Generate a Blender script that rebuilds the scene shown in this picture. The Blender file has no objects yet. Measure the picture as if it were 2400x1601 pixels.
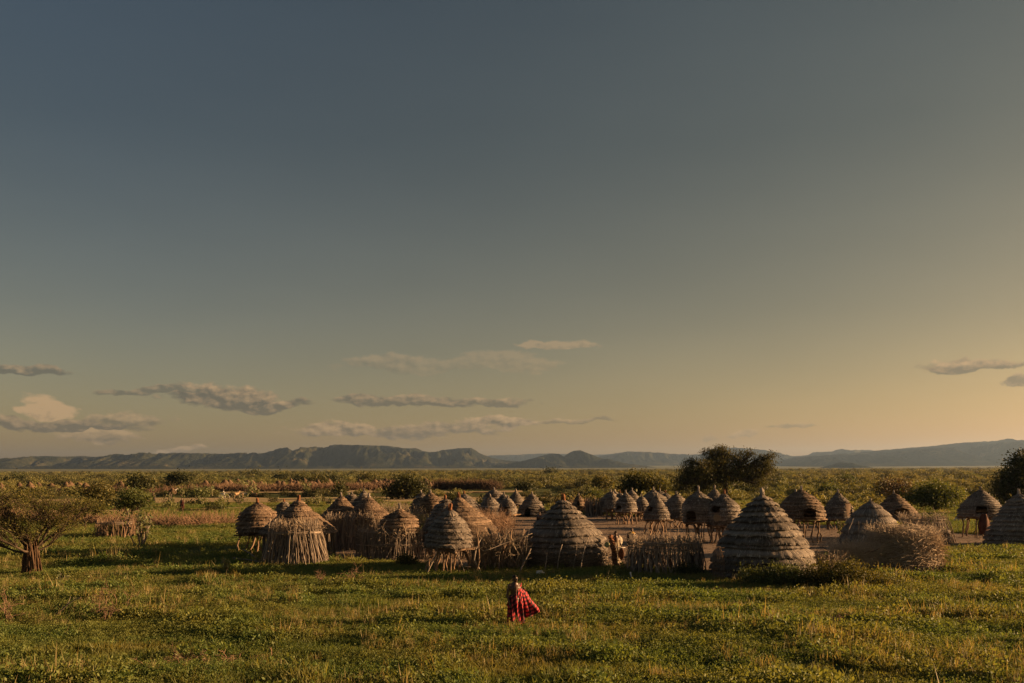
import bpy, math, random
import numpy as np
from mathutils import Vector, Matrix, Quaternion

SC = bpy.context.scene
COL = SC.collection
rng = np.random.default_rng(11)
random.seed(11)
R = math.radians

# ------------------------------------------------------------------ camera
FPX, HY, CX, CAMH = 2100.0, 1103.0, 1200.0, 4.75      # focal length and horizon in photo pixels, eye height in metres
ROLL = -0.0040                                          # the photograph leans a quarter of a degree
cam = bpy.data.cameras.new('camera')
camo = bpy.data.objects.new('camera', cam); COL.objects.link(camo)
cam.sensor_width = 36.0; cam.lens = 36.0 * FPX / 2400.0
cam.shift_y = (HY - 800.5) / 2400.0
cam.clip_start = 0.5; cam.clip_end = 60000.0
camo.location = (0, 0, CAMH)
camo.rotation_euler = (Matrix.Rotation(math.pi / 2, 3, 'X') @ Matrix.Rotation(ROLL, 3, 'Z')).to_euler()
SC.camera = camo

# ------------------------------------------------------------------ sun, sky, exposure
SUN_AZ, SUN_EL = R(84), R(10)                          # azimuth clockwise from the view direction
sl = bpy.data.lights.new('sun', 'SUN'); so = bpy.data.objects.new('sun', sl); COL.objects.link(so)
sl.energy = 5.0; sl.angle = R(0.53); sl.color = (1.0, 0.60, 0.28)
SUND = Vector((math.sin(SUN_AZ) * math.cos(SUN_EL), math.cos(SUN_AZ) * math.cos(SUN_EL), math.sin(SUN_EL)))
so.rotation_euler = SUND.to_track_quat('Z', 'Y').to_euler()
so.location = SUND * 200

class NT:
    """small helper around a node tree"""
    def __init__(s, nt): s.nt = nt; s.n = nt.nodes; s.l = nt.links
    def node(s, t, **kw):
        n = s.n.new(t)
        for k, v in kw.items():
            if k == 'i':
                for kk, vv in v.items():
                    if isinstance(vv, bpy.types.NodeSocket): s.l.new(vv, n.inputs[kk])
                    else: n.inputs[kk].default_value = vv
            else: setattr(n, k, v)
        return n
    def math(s, op, a, b=0.0, c=0.0, clamp=False):
        n = s.n.new('ShaderNodeMath'); n.operation = op; n.use_clamp = clamp
        for i, v in enumerate((a, b, c)):
            if isinstance(v, bpy.types.NodeSocket): s.l.new(v, n.inputs[i])
            else: n.inputs[i].default_value = v
        return n.outputs[0]
    def mix(s, f, a, b, blend='MIX'):
        n = s.n.new('ShaderNodeMix'); n.data_type = 'RGBA'; n.blend_type = blend
        for i, v in ((0, f), (6, a), (7, b)):
            if isinstance(v, bpy.types.NodeSocket): s.l.new(v, n.inputs[i])
            else: n.inputs[i].default_value = v if i == 0 else (*v, 1.0)[:4]
        return n.outputs[2]
    def ramp(s, f, stops, interp='LINEAR'):
        n = s.n.new('ShaderNodeValToRGB'); n.color_ramp.interpolation = interp
        e = n.color_ramp.elements
        while len(e) < len(stops): e.new(0.5)
        for k, (p, c) in enumerate(stops):
            e[k].position = p; e[k].color = (*c, 1.0)[:4] if not isinstance(c, float) else (c, c, c, 1)
        s.l.new(f, n.inputs[0]); return n.outputs[0]
    def noise(s, vec, scale, detail=4, rough=0.55, out=0, dist=0.0):
        n = s.n.new('ShaderNodeTexNoise'); n.inputs['Scale'].default_value = scale
        n.inputs['Detail'].default_value = detail; n.inputs['Roughness'].default_value = rough
        n.inputs['Distortion'].default_value = dist
        if vec is not None: s.l.new(vec, n.inputs['Vector'])
        return n.outputs[out]

def build_sky():
    w = bpy.data.worlds.new('World'); SC.world = w; w.use_nodes = True
    t = NT(w.node_tree); t.n.clear()
    sky = t.node('ShaderNodeTexSky', sky_type='NISHITA', sun_disc=False, sun_elevation=SUN_EL, sun_rotation=SUN_AZ,
                 altitude=600, air_density=1.0, dust_density=2.4, ozone_density=1.0)
    geo = t.node('ShaderNodeTexCoord').outputs['Generated']
    sep = t.node('ShaderNodeSeparateXYZ', i={0: geo})
    x, y, z = sep.outputs
    el = t.math('ARCSINE', z)                        # radians above the horizon
    az = t.math('ARCTAN2', x, y)                     # radians clockwise from +Y
    # evening tint of the dusty air: warmer low down
    tint = t.ramp(t.math('MULTIPLY', el, 1.8, clamp=True), SKY_TINT)
    col = t.mix(1.0, sky.outputs[0], tint, 'MULTIPLY')
    col = t.mix(1.0, col, (0.40, 0.40, 0.405), 'MULTIPLY')
    # dusty air reddens smoothly towards the sun
    dt = t.node('ShaderNodeVectorMath', operation='DOT_PRODUCT', i={0: geo, 1: tuple(SUND)}).outputs['Value']
    col = t.mix(1.0, col, t.mix(t.math('MULTIPLY', t.math('ADD', dt, 0.25), 0.9, clamp=True), (0.92, 0.975, 0.965), (1.12, 0.985, 0.68)), 'MULTIPLY')
    # faint uneven veils of high haze
    veil = t.noise(t.node('ShaderNodeCombineXYZ', i={0: az, 1: t.math('MULTIPLY', el, 3.5), 2: 7.0}).outputs[0], 2.6, 3, 0.55)
    col = t.mix(1.0, col, t.ramp(veil, [(0.25, (0.95, 0.955, 0.96)), (0.75, (1.06, 1.05, 1.04))]), 'MULTIPLY')
    # ---- scattered evening clouds, given by azimuth, elevation and size
    v3 = t.node('ShaderNodeCombineXYZ', i={0: az, 1: t.math('MULTIPLY', el, 1.7), 2: 0.0}).outputs[0]
    wob = t.noise(v3, 12.0, 4, 0.6, out=1)
    wsep = t.node('ShaderNodeSeparateXYZ', i={0: wob}).outputs
    fine = t.noise(v3, 50.0, 6, 0.60)
    azw = t.math('ADD', az, t.math('MULTIPLY', t.math('SUBTRACT', wsep[0], 0.5), 0.12))
    elw = t.math('ADD', el, t.math('MULTIPLY', t.math('SUBTRACT', wsep[1], 0.5), 0.040))
    fb = t.math('MULTIPLY', t.math('SUBTRACT', fine, 0.5), 3.4)
    lit_d = t.noise(t.node('ShaderNodeVectorMath', operation='ADD', i={0: v3, 1: (0.004, 0.006, 0)}).outputs[0], 50.0, 4, 0.60)
    relief = t.math('MULTIPLY', t.math('SUBTRACT', fine, lit_d), 2.3)      # slope of the cloud surface towards the light
    best, lumb, dyb, denb = -9.0, 0.0, 0.0, 0.0
    for (px, py, wx, wy, den, lum, flat) in CLOUDS:
        xc, yc = (px - CX) / FPX, (HY - py) / FPX
        X = xc * math.cos(ROLL) - yc * math.sin(ROLL); Z = xc * math.sin(ROLL) + yc * math.cos(ROLL)
        a0 = math.atan2(X, 1.0); e0 = math.atan2(Z, math.hypot(X, 1.0))
        sx, sy = wx / FPX * math.cos(a0) ** 2, wy / FPX * math.cos(a0)
        dx = t.math('MULTIPLY_ADD', azw, 1 / sx, -a0 / sx)
        dy0 = t.math('MULTIPLY_ADD', elw, 1 / sy, -e0 / sy)
        dy = t.math('MULTIPLY_ADD', t.math('MINIMUM', dy0, 0.0), flat, dy0)       # flat base
        d = t.math('SUBTRACT', 1.0, t.math('MULTIPLY_ADD', dx, dx, t.math('MULTIPLY', dy, dy)))
        g = t.math('GREATER_THAN', d, best)
        lumb = t.math('MULTIPLY_ADD', g, t.math('SUBTRACT', lum, lumb), lumb)
        denb = t.math('MULTIPLY_ADD', g, t.math('SUBTRACT', den, denb), denb)
        dyb = t.math('MULTIPLY_ADD', g, t.math('SUBTRACT', dy0, dyb), dyb)
        best = t.math('MAXIMUM', d, best)
    m = t.math('MULTIPLY', t.math('MULTIPLY', t.math('MULTIPLY_ADD', best, 1.5, t.math('ADD', fb, 0.45)), 1.1, clamp=True), denb)
    m = t.math('MULTIPLY', m, t.math('GREATER_THAN', y, 0.0))
    g = t.math('ADD', t.math('ADD', t.math('MULTIPLY', dyb, 0.40), relief), lumb, clamp=True)
    ccol = t.mix(g, CLOUD_SHADE, CLOUD_LIT)
    ccol = t.mix(0.30, ccol, col)                    # seen through the same air
    col = t.mix(m, col, ccol)
    bg = t.node('ShaderNodeBackground', i={0: col, 1: SKY_STRENGTH})
    out = t.node('ShaderNodeOutputWorld', i={0: bg.outputs[0]})

SKY_STRENGTH = 0.05
SKY_TINT = [(0.0, (2.35, 1.44, 0.94)), (0.10, (2.02, 1.36, 0.93)), (0.30, (1.55, 1.13, 0.86)), (0.62, (1.06, 0.91, 0.80)), (1.0, (0.98, 0.94, 0.92))]
CLOUD_SHADE, CLOUD_LIT = (0.48, 0.43, 0.385), (4.2, 2.6, 1.3)
# px, py, half width, half height (photo pixels), softness, density, light, flat base
CLOUDS = [
    (60, 872, 110, 15, 0.8, 0.04, 0.5), (92, 960, 52, 36, 0.95, 1.15, 1.0),
    (110, 998, 240, 20, 0.9, 0.06, 0.6), (290, 985, 120, 19, 0.7, 0.30, 0.6),
    (240, 1022, 100, 22, 0.7, 0.55, 0.6), (425, 1052, 55, 10, 0.7, 0.75, 0.5),
    (525, 936, 150, 34, 0.95, 0.16, 0.7), (640, 952, 110, 15, 0.9, 0.08, 0.6), (370, 917, 120, 10, 0.75, 0.05, 0.3),
    (960, 947, 135, 18, 0.85, 0.08, 0.5), (1160, 943, 90, 14, 0.8, 0.10, 0.5),
    (790, 1010, 115, 16, 0.85, 0.42, 0.8), (1000, 1014, 150, 18, 0.85, 0.20, 0.6), (1170, 998, 105, 19, 0.9, 0.45, 0.8),
    (930, 850, 130, 22, 0.30, 0.55, 0.2), (1060, 855, 130, 20, 0.22, 0.62, 0.2), (1180, 850, 110, 30, 0.26, 0.75, 0.2), (1310, 803, 110, 11, 0.45, 0.9, 0.2), (1340, 993, 80, 6, 0.6, 0.2, 0.3),
    (2270, 850, 130, 18, 0.95, 0.22, 0.5), (2385, 884, 32, 18, 0.9, 0.15, 0.3),
    (1870, 1005, 55, 6, 0.6, 0.2, 0.3), (1750, 1019, 42, 8, 0.6, 0.5, 0.4), (1660, 1021, 30, 6, 0.5, 0.25, 0.4),
]
build_sky()
SC.world.cycles.sampling_method = 'MANUAL'; SC.world.cycles.sample_map_resolution = 256
SC.view_settings.view_transform = 'Standard'; SC.view_settings.look = 'None'
SC.view_settings.exposure = 1.6; SC.view_settings.gamma = 1.0; SC.view_settings.use_curve_mapping = False
cy = SC.cycles
cy.use_denoising = True; cy.max_bounces = 6; cy.diffuse_bounces = 3; cy.transmission_bounces = 3
cy.transparent_max_bounces = 6; cy.volume_bounces = 0; cy.sample_clamp_indirect = 3.0
cy.use_adaptive_sampling = False

# ------------------------------------------------------------------ photo pixel -> place
def ray(px, py):
    xc, yc = (px - CX) / FPX, (HY - py) / FPX
    return xc * math.cos(ROLL) - yc * math.sin(ROLL), xc * math.sin(ROLL) + yc * math.cos(ROLL)
def ground_at(px, py):
    u, v = ray(px, py); d = CAMH / max(1e-4, -v); return u * d, d
def point_at(px, py, Y):
    u, v = ray(px, py); return u * Y, Y, CAMH + v * Y
def mpp(Y): return Y / FPX                               # metres per photo pixel at depth Y

# ------------------------------------------------------------------ object helpers
def tag(o, label=None, cat=None, group=None, kind=None):
    if label: o['label'] = label
    if cat: o['category'] = cat
    if group: o['group'] = group
    if kind: o['kind'] = kind
    return o
def link(o, parent=None):
    COL.objects.link(o)
    if parent is not None: o.parent = parent
    return o
def empty(name, loc, rz=0.0):
    o = bpy.data.objects.new(name, None); o.location = loc; o.rotation_euler = (0, 0, rz); o.empty_display_size = 0.2
    return link(o)
def mesh_np(name, V, F, mat=None, smooth=False, tone=None, uv=None):
    """V (n,3); F list of arrays of equal-size faces (m,k) or a single array"""
    if isinstance(F, np.ndarray): F = [F]
    me = bpy.data.meshes.new(name)
    V = np.asarray(V, np.float32)
    loops = np.concatenate([f.reshape(-1) for f in F]).astype(np.int32)
    sizes = np.concatenate([np.full(len(f), f.shape[1]) for f in F]).astype(np.int32)
    me.vertices.add(len(V)); me.vertices.foreach_set('co', V.reshape(-1))
    me.loops.add(len(loops)); me.loops.foreach_set('vertex_index', loops)
    me.polygons.add(len(sizes)); me.polygons.foreach_set('loop_start', np.concatenate([[0], np.cumsum(sizes)[:-1]]).astype(np.int32))
    if smooth: me.polygons.foreach_set('use_smooth', np.ones(len(sizes), bool))
    if tone is not None:
        a = me.attributes.new('tone', 'FLOAT', 'POINT'); a.data.foreach_set('value', np.asarray(tone, np.float32))
    if uv is not None:
        u = me.uv_layers.new(name='UVMap'); u.data.foreach_set('uv', np.asarray(uv, np.float32)[loops].reshape(-1))
    me.update(calc_edges=True)
    if mat: me.materials.append(mat)
    return me
def obj(name, me, parent=None, loc=None):
    o = bpy.data.objects.new(name, me)
    if loc is not None: o.location = loc
    return link(o, parent)

class MB:
    """collects pieces of one mesh with a tone value per vertex"""
    def __init__(s): s.V = []; s.F = {}; s.T = []; s.n = 0
    def add(s, V, F, tone=0.5):
        V = np.asarray(V, float); F = np.asarray(F, int)
        s.V.append(V); s.F.setdefault(F.shape[1], []).append(F + s.n); s.n += len(V)
        s.T.append(np.full(len(V), tone) if np.isscalar(tone) else np.asarray(tone))
    def tube(s, pts, radii, sides=6, tone=0.5, caps=True):
        P = np.asarray(pts, float); n = len(P); radii = np.broadcast_to(np.asarray(radii, float), (n,))
        T = np.gradient(P, axis=0); T /= np.linalg.norm(T, axis=1, keepdims=True) + 1e-9
        ref = np.array([0.31, 0.17, 0.93]) if abs(T[0, 2]) < 0.8 else np.array([0.95, 0.3, 0.05])
        A = np.cross(T, ref); A /= np.linalg.norm(A, axis=1, keepdims=True) + 1e-9
        B = np.cross(T, A)
        a = np.arange(sides) * 2 * math.pi / sides
        V = (P[:, None] + radii[:, None, None] * (np.cos(a)[None, :, None] * A[:, None] + np.sin(a)[None, :, None] * B[:, None])).reshape(-1, 3)
        i = np.arange(n - 1)[:, None] * sides; j = np.arange(sides)[None]; j2 = (j + 1) % sides
        F = np.stack([i + j, i + j2, i + sides + j2, i + sides + j], -1).reshape(-1, 4)
        s.add(V, F, tone)
        if caps and sides > 3:
            b = s.n - n * sides
            for k in (0, n - 1):
                s.F.setdefault(sides, []).append((b + k * sides + np.arange(sides)[::(-1 if k == 0 else 1)])[None])
    def mesh(s, name, mat, smooth=False):
        return mesh_np(name, np.concatenate(s.V), [np.concatenate(f) for f in s.F.values()], mat, smooth, np.concatenate(s.T))

def vnoise(x, y, seed=0):
    """smooth value noise on arrays"""
    x = np.asarray(x, float); y = np.asarray(y, float)
    xi = np.floor(x).astype(np.int64); yi = np.floor(y).astype(np.int64); fx = x - xi; fy = y - yi
    fx = fx * fx * (3 - 2 * fx); fy = fy * fy * (3 - 2 * fy)
    def h(a, b):
        n = (a * 374761393 + b * 668265263 + seed * 982451653) & 0x7fffffff
        n = ((n ^ (n >> 13)) * 1274126177) & 0x7fffffff
        return ((n ^ (n >> 16)) & 0xffff) / 65535.0
    return (h(xi, yi) * (1 - fx) + h(xi + 1, yi) * fx) * (1 - fy) + (h(xi, yi + 1) * (1 - fx) + h(xi + 1, yi + 1) * fx) * fy
def fbm(x, y, oct=4, seed=0, gain=0.5):
    s = 0; a = 1; t = 0
    for k in range(oct):
        s = s + a * vnoise(x * 2 ** k, y * 2 ** k, seed + k); t += a; a *= gain
    return s / t

# ================================================================== materials
def material(name):
    m = bpy.data.materials.new(name); m.use_nodes = True
    t = NT(m.node_tree); b = t.n['Principled BSDF']; b.inputs['Roughness'].default_value = 0.85
    b.inputs['Specular IOR Level'].default_value = 0.2
    return m, t, b
def attr(t, name='tone'): return t.node('ShaderNodeAttribute', attribute_name=name).outputs['Fac']
def pos(t): return t.node('ShaderNodeNewGeometry').outputs['Position']
def ocoord(t): return t.node('ShaderNodeTexCoord').outputs['Object']
def orand(t): return t.node('ShaderNodeObjectInfo').outputs['Random']
def bump(t, b, h, s, d=0.02): t.l.new(t.node('ShaderNodeBump', i={'Height': h, 'Strength': s, 'Distance': d}).outputs[0], b.inputs['Normal'])

def mat_ground():
    m, t, b = material('ground_soil_and_turf')
    p = pos(t)
    big = t.noise(p, 0.012, 4, 0.6); mid = t.noise(p, 0.16, 4, 0.6); fine = t.noise(p, 2.2, 6, 0.7)
    c = t.ramp(fine, [(0.25, (0.030, 0.040, 0.013)), (0.5, (0.070, 0.082, 0.026)), (0.75, (0.125, 0.125, 0.045))])
    dry = t.ramp(fine, [(0.25, (0.07, 0.048, 0.024)), (0.7, (0.16, 0.115, 0.055))])
    f = t.ramp(t.math('ADD', t.math('MULTIPLY', mid, 0.6), t.math('MULTIPLY', big, 0.4)), [(0.50, 0.0), (0.62, 0.8)])
    c = t.mix(f, c, dry)
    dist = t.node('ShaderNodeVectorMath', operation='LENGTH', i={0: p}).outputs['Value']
    c = t.mix(t.node('ShaderNodeMapRange', i={0: dist, 1: 1200.0, 2: 5200.0}).outputs[0], c, (0.16, 0.155, 0.075))      # far plain painted paler with distance, imitating sunlit haze below the hills
    t.l.new(c, b.inputs['Base Color']); b.inputs['Roughness'].default_value = 1.0; b.inputs['Specular IOR Level'].default_value = 0.05
    bump(t, b, t.math('ADD', fine, t.math('MULTIPLY', mid, 2.0)), 0.9, 0.15)
    return m
def mat_earth(name, c0, c1, scale=1.2):
    m, t, b = material(name)
    p = pos(t)
    a = t.noise(p, scale, 6, 0.65); s = t.noise(p, 14.0, 4, 0.7)
    c = t.ramp(a, [(0.3, c0), (0.7, c1)])
    c = t.mix(t.ramp(s, [(0.55, 0.0), (0.8, 0.6)]), c, tuple(v * 0.45 for v in c0))
    t.l.new(c, b.inputs['Base Color']); b.inputs['Roughness'].default_value = 0.95
    bump(t, b, t.math('ADD', a, t.math('MULTIPLY', s, 0.4)), 0.8, 0.06)
    return m
def mat_hill():
    m, t, b = material('hill_scrub_and_rock')
    p = pos(t)
    a = t.noise(p, 0.004, 6, 0.65); f = t.noise(p, 0.035, 5, 0.7)
    c = t.ramp(a, [(0.35, (0.011, 0.014, 0.008)), (0.55, (0.036, 0.037, 0.019)), (0.72, (0.11, 0.092, 0.052))])
    c = t.mix(t.ramp(f, [(0.47, 0.0), (0.6, 0.7)]), c, (0.012, 0.016, 0.009))
    t.l.new(c, b.inputs['Base Color']); b.inputs['Roughness'].default_value = 1.0; b.inputs['Specular IOR Level'].default_value = 0.0
    bump(t, b, f, 1.0, 25.0)
    return m
def mat_thatch(name, c0, c1, c2, lum=1.0):
    m, t, b = material(name)
    tone = attr(t); o = ocoord(t)
    n = t.noise(o, 1.3, 5, 0.7); f = t.noise(t.node('ShaderNodeMapping', i={0: o, 3: (26, 26, 3)}).outputs[0], 1.0, 3, 0.6)
    v = t.math('ADD', t.math('MULTIPLY', tone, 0.62), t.math('ADD', t.math('MULTIPLY', f, 0.3), t.math('MULTIPLY', n, 0.45)))
    v = t.math('ADD', v, t.math('MULTIPLY', t.math('SUBTRACT', orand(t), 0.5), 0.20))
    v = t.math('SUBTRACT', v, 0.08)
    c = t.ramp(v, [(0.28, c0), (0.58, c1), (0.9, c2)])
    t.l.new(c, b.inputs['Base Color']); b.inputs['Roughness'].default_value = 0.8
    bump(t, b, f, 0.5, 0.02)
    return m
def mat_wood(name, c0, c1):
    m, t, b = material(name)
    o = ocoord(t); tone = attr(t)
    f = t.noise(t.node('ShaderNodeMapping', i={0: o, 3: (22, 22, 2.5)}).outputs[0], 1.0, 4, 0.6); n = t.noise(o, 3.0, 3)
    v = t.math('ADD', t.math('MULTIPLY', f, 0.5), t.math('ADD', t.math('MULTIPLY', orand(t), 0.35), t.math('MULTIPLY', tone, 0.35)))
    c = t.ramp(t.math('ADD', v, t.math('MULTIPLY', n, 0.15)), [(0.35, c0), (0.95, c1)])
    t.l.new(c, b.inputs['Base Color']); bump(t, b, f, 0.6, 0.02)
    return m
def mat_leaf(name, c0, c1, c2, trans=0.4, patch=0.0, patchcol=None, usepos=False):
    m = bpy.data.materials.new(name); m.use_nodes = True
    t = NT(m.node_tree); t.n.clear()
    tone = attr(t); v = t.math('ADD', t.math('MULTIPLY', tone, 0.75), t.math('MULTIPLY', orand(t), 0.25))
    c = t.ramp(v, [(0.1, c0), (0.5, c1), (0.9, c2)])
    if patch:
        p = pos(t)
        n = t.noise(p, patch, 3, 0.6)
        c = t.mix(t.ramp(n, [(0.42, 0.0), (0.62, 0.9)]), c, t.mix(tone, tuple(x * 0.6 for x in patchcol), patchcol))
    d = t.node('ShaderNodeBsdfPrincipled', i={'Base Color': c, 'Roughness': 0.6, 'Specular IOR Level': 0.25})
    tr = t.node('ShaderNodeBsdfTranslucent', i={0: t.mix(1.0, c, (1.3, 1.15, 0.6), 'MULTIPLY')})
    mx = t.node('ShaderNodeMixShader', i={0: trans, 1: d.outputs[0], 2: tr.outputs[0]})
    t.node('ShaderNodeOutputMaterial', i={0: mx.outputs[0]})
    return m
def mat_plain(name, col, rough=0.8, var=0.25, scale=6.0, spec=0.2):
    m, t, b = material(name)
    n = t.noise(ocoord(t), scale, 4, 0.6)
    c = t.ramp(n, [(0.3, tuple(v * (1 - var) for v in col)), (0.7, tuple(min(1, v * (1 + var)) for v in col))])
    t.l.new(c, b.inputs['Base Color']); b.inputs['Roughness'].default_value = rough; b.inputs['Specular IOR Level'].default_value = spec
    return m

M = {}
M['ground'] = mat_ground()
M['yard'] = mat_earth('trodden_earth', (0.16, 0.110, 0.078), (0.26, 0.185, 0.130))
M['track'] = mat_earth('sandy_track', (0.30, 0.215, 0.105), (0.42, 0.31, 0.155), 0.25)
M['hill'] = mat_hill()
M['thatch'] = mat_thatch('thatch_weathered', (0.042, 0.034, 0.029), (0.205, 0.174, 0.150), (0.50, 0.435, 0.37))
M['thatch_brown'] = mat_thatch('thatch_brown', (0.044, 0.029, 0.020), (0.225, 0.156, 0.108), (0.52, 0.38, 0.265))
M['wood'] = mat_wood('grey_wood', (0.040, 0.030, 0.024), (0.36, 0.295, 0.24))
M['wood_brown'] = mat_wood('brown_wood', (0.055, 0.036, 0.025), (0.30, 0.20, 0.13))
M['brush'] = mat_wood('dry_brush', (0.055, 0.040, 0.029), (0.42, 0.33, 0.235))
M['brush_red'] = mat_wood('dry_thorn_brush', (0.065, 0.040, 0.027), (0.29, 0.185, 0.12))
M['brush_far'] = mat_wood('far_brush', (0.045, 0.026, 0.017), (0.20, 0.125, 0.080))
M['brush_light'] = mat_wood('bleached_brush', (0.13, 0.098, 0.072), (0.62, 0.50, 0.37))
M['knot'] = mat_plain('clay_capped_knot', (0.22, 0.095, 0.045), 0.8, 0.35, 9)
M['bark'] = mat_wood('bark', (0.030, 0.022, 0.015), (0.13, 0.095, 0.065))

# ================================================================== the land
def height(x, y):
    """gentle ground relief; the plain climbs towards the hills far away"""
    x = np.asarray(x, float); y = np.asarray(y, float)
    r = np.hypot(x, y)
    near = (fbm(x / 7.0, y / 4.0, 3, 3) - 0.5) * 0.34 + (fbm(x / 2.2, y / 1.5, 2, 9) - 0.5) * 0.10
    vill = np.clip((y - 36) / 8, 0, 1) * np.clip((140 - y) / 40, 0, 1)
    h = near * (1 - 0.75 * vill)
    h = h * np.clip((420 - r) / 200, 0, 1) * np.clip((np.abs(y) - 6) / 10, 0, 1)
    return h + np.clip((r - 2500) / 6000, 0, 1.6) ** 1.3 * 42.0
def hz(x, y): return float(height(np.array([x]), np.array([y]))[0])

def build_ground():
    rr = np.concatenate([[0], np.geomspace(3, 17500, 250)]); na = 420
    a = np.concatenate([np.linspace(-40, 40, 300), np.linspace(40, 320, 121)[1:-1]]) * math.pi / 180
    na = len(a)
    Rr, A = np.meshgrid(rr, a, indexing='ij')
    X = Rr * np.sin(A); Y = Rr * np.cos(A); Z = height(X, Y)
    V = np.stack([X, Y, Z], -1).reshape(-1, 3)
    i = np.arange(len(rr) - 1)[:, None] * na; j = np.arange(na)[None]; j2 = (j + 1) % na
    F = np.stack([i + j, i + j2, i + na + j2, i + na + j], -1).reshape(-1, 4)[:, ::-1]
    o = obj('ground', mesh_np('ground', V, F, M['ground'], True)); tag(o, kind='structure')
build_ground()

def yard_mask(x, y):
    """>0 where the village ground is trodden bare"""
    x = np.asarray(x, float); y = np.asarray(y, float)
    n = (fbm(x / 6.0, y / 7.0, 4, 21) - 0.5) * 12.0
    # front edge follows the first row of houses, back edge the brush fence behind the granaries
    xf = x / np.maximum(y, 1) * FPX + CX
    front = np.interp(xf, [700, 790, 900, 1100, 1250, 1440, 1690, 1900, 2100, 2300, 2450], [49, 47, 47, 43.5, 43.5, 43.2, 41, 47, 52, 53, 54])
    back = np.interp(xf, [700, 800, 1000, 1150, 1400, 1600, 1800, 2000, 2250, 2450], [54, 60, 70, 96, 96, 84, 76, 74, 66, 62])
    d = np.minimum(y - front, back - y)
    side = np.minimum(xf - 745, 2440 - xf) / 12.0
    return np.minimum(np.minimum(d * 1.4, side), 5.0) + n * np.clip((y - front - 2.0) / 4, 0.08, 1)
def track_mask(x, y):
    x = np.asarray(x, float); y = np.asarray(y, float)
    c = 150 + (fbm(x / 60.0, y * 0 + 1.5, 2, 33) - 0.5) * 22 + x * 0.06
    wd = 13.5 + (fbm(x / 15.0, y / 20.0, 3, 35) - 0.5) * 9
    m = wd - np.abs(y - c)
    xf = x / np.maximum(y, 1) * FPX + CX
    m2 = 3.2 - np.abs(y - (113 + (fbm(x / 30.0, y * 0, 2, 37) - 0.5) * 16)) + (fbm(x / 5.0, y / 5.0, 3, 39) - 0.5) * 7
    m2 = np.minimum(m2, (760 - xf) / 10)
    m3 = 8 - np.abs(y - (205 + (fbm(x / 60.0, y * 0 + 9, 2, 38) - 0.5) * 30)) + (fbm(x / 12.0, y / 12.0, 3, 41) - 0.5) * 24
    return np.maximum(np.maximum(np.minimum(m, (1330 - xf) / 6), m2), np.minimum(m3, (1230 - xf) / 6))
def sheet(name, mask, x0, x1, y0, y1, step, mat, lift):
    xs = np.arange(x0, x1, step); ys = np.arange(y0, y1, step)
    X, Y = np.meshgrid(xs, ys)
    m = mask(X, Y) > 0
    Z = height(X, Y) + lift
    # follow the coarser ground triangles safely
    ny, nx = X.shape
    keep = m[:-1, :-1] & m[1:, :-1] & m[:-1, 1:] & m[1:, 1:]
    idx = np.arange(ny * nx).reshape(ny, nx)
    F = np.stack([idx[:-1, :-1][keep], idx[:-1, 1:][keep], idx[1:, 1:][keep], idx[1:, :-1][keep]], -1)
    u, inv = np.unique(F, return_inverse=True)
    V = np.stack([X, Y, Z], -1).reshape(-1, 3)[u]
    o = obj(name, mesh_np(name, V, inv.reshape(-1, 4), mat, True)); tag(o, kind='structure')
sheet('bare_earth_yard', yard_mask, -20, 42, 38, 104, 0.35, M['yard'], 0.035)
sheet('dirt_track', track_mask, -150, 20, 100, 235, 1.2, M['track'], 0.10)

# ================================================================== hills
def hill(name, ridge, D, depth, seed, rough=1.0, foot=1102):
    """a range of hills: its skyline comes from the ridge points, spurs and gullies run down to the plain"""
    px = np.array([p[0] for p in ridge], float); py = np.array([p[1] for p in ridge], float)
    U = []; Vv = []
    for a, b in zip(px, py): u, v = ray(a, b); U.append(u); Vv.append(v)
    us = np.linspace(U[0], U[-1], int((px[-1] - px[0]) / 2.2))
    vs = np.interp(us, U, Vv) + (fbm(us * 220, us * 0, 4, seed) - 0.5) * 0.0010 * rough
    T = np.concatenate([np.linspace(-1.0, 0, 46), np.linspace(0, 0.8, 10)[1:]])       # -1 foot (towards us) .. 0 crest .. back
    UU, TT = np.meshgrid(us, T)
    crest = np.maximum(CAMH + vs * D, 8.0)[None] + 0 * TT
    Y = D + TT * depth
    X = UU * (D + TT * depth * 0.35)
    base = height(X, Y) - 6.0
    # spurs: ridges descending to the plain
    sp = fbm(UU * D / 330.0 + TT * 0.5, TT * 1.6, 5, seed + 5, .6)
    sp = 1 - np.abs(sp * 2 - 1) * 1.35
    fall = np.where(TT <= 0, np.clip(1 + TT, 0, 1) ** (1.25), np.clip(1 - TT * 1.1, 0, 1))
    det = (fbm(X / 160.0, Y / 160.0, 4, seed + 7) - 0.5) * 0.22 * rough
    w = np.clip(-TT * 3.2, 0, 1) * np.clip((1 + TT) * 4, 0, 1)
    shape = fall * (1 + w * ((sp - 0.66) * 3.2 + det * 1.6))
    shape = np.where(TT <= 0, np.minimum(shape, 0.97 - 0.10 * np.clip(-TT * 4, 0, 1) + 0.03 * np.clip(1 + TT * 20, 0, 1)), shape)
    cliff = np.clip(1 + TT / 0.10, 0, 1)
    Z = base + (crest - base) * np.maximum(shape, 0)
    Z = np.where(TT == 0, crest, Z)
    # tapering ends
    n, k = TT.shape
    V = np.stack([X, Y, Z], -1).reshape(-1, 3)
    i = np.arange(n - 1)[:, None] * k; j = np.arange(k - 1)[None]
    F = np.stack([i + j, i + j + 1, i + k + j + 1, i + k + j], -1).reshape(-1, 4)
    o = obj(name, mesh_np(name, V, F, M['hill'], True)); tag(o, kind='structure')
    return o
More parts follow.
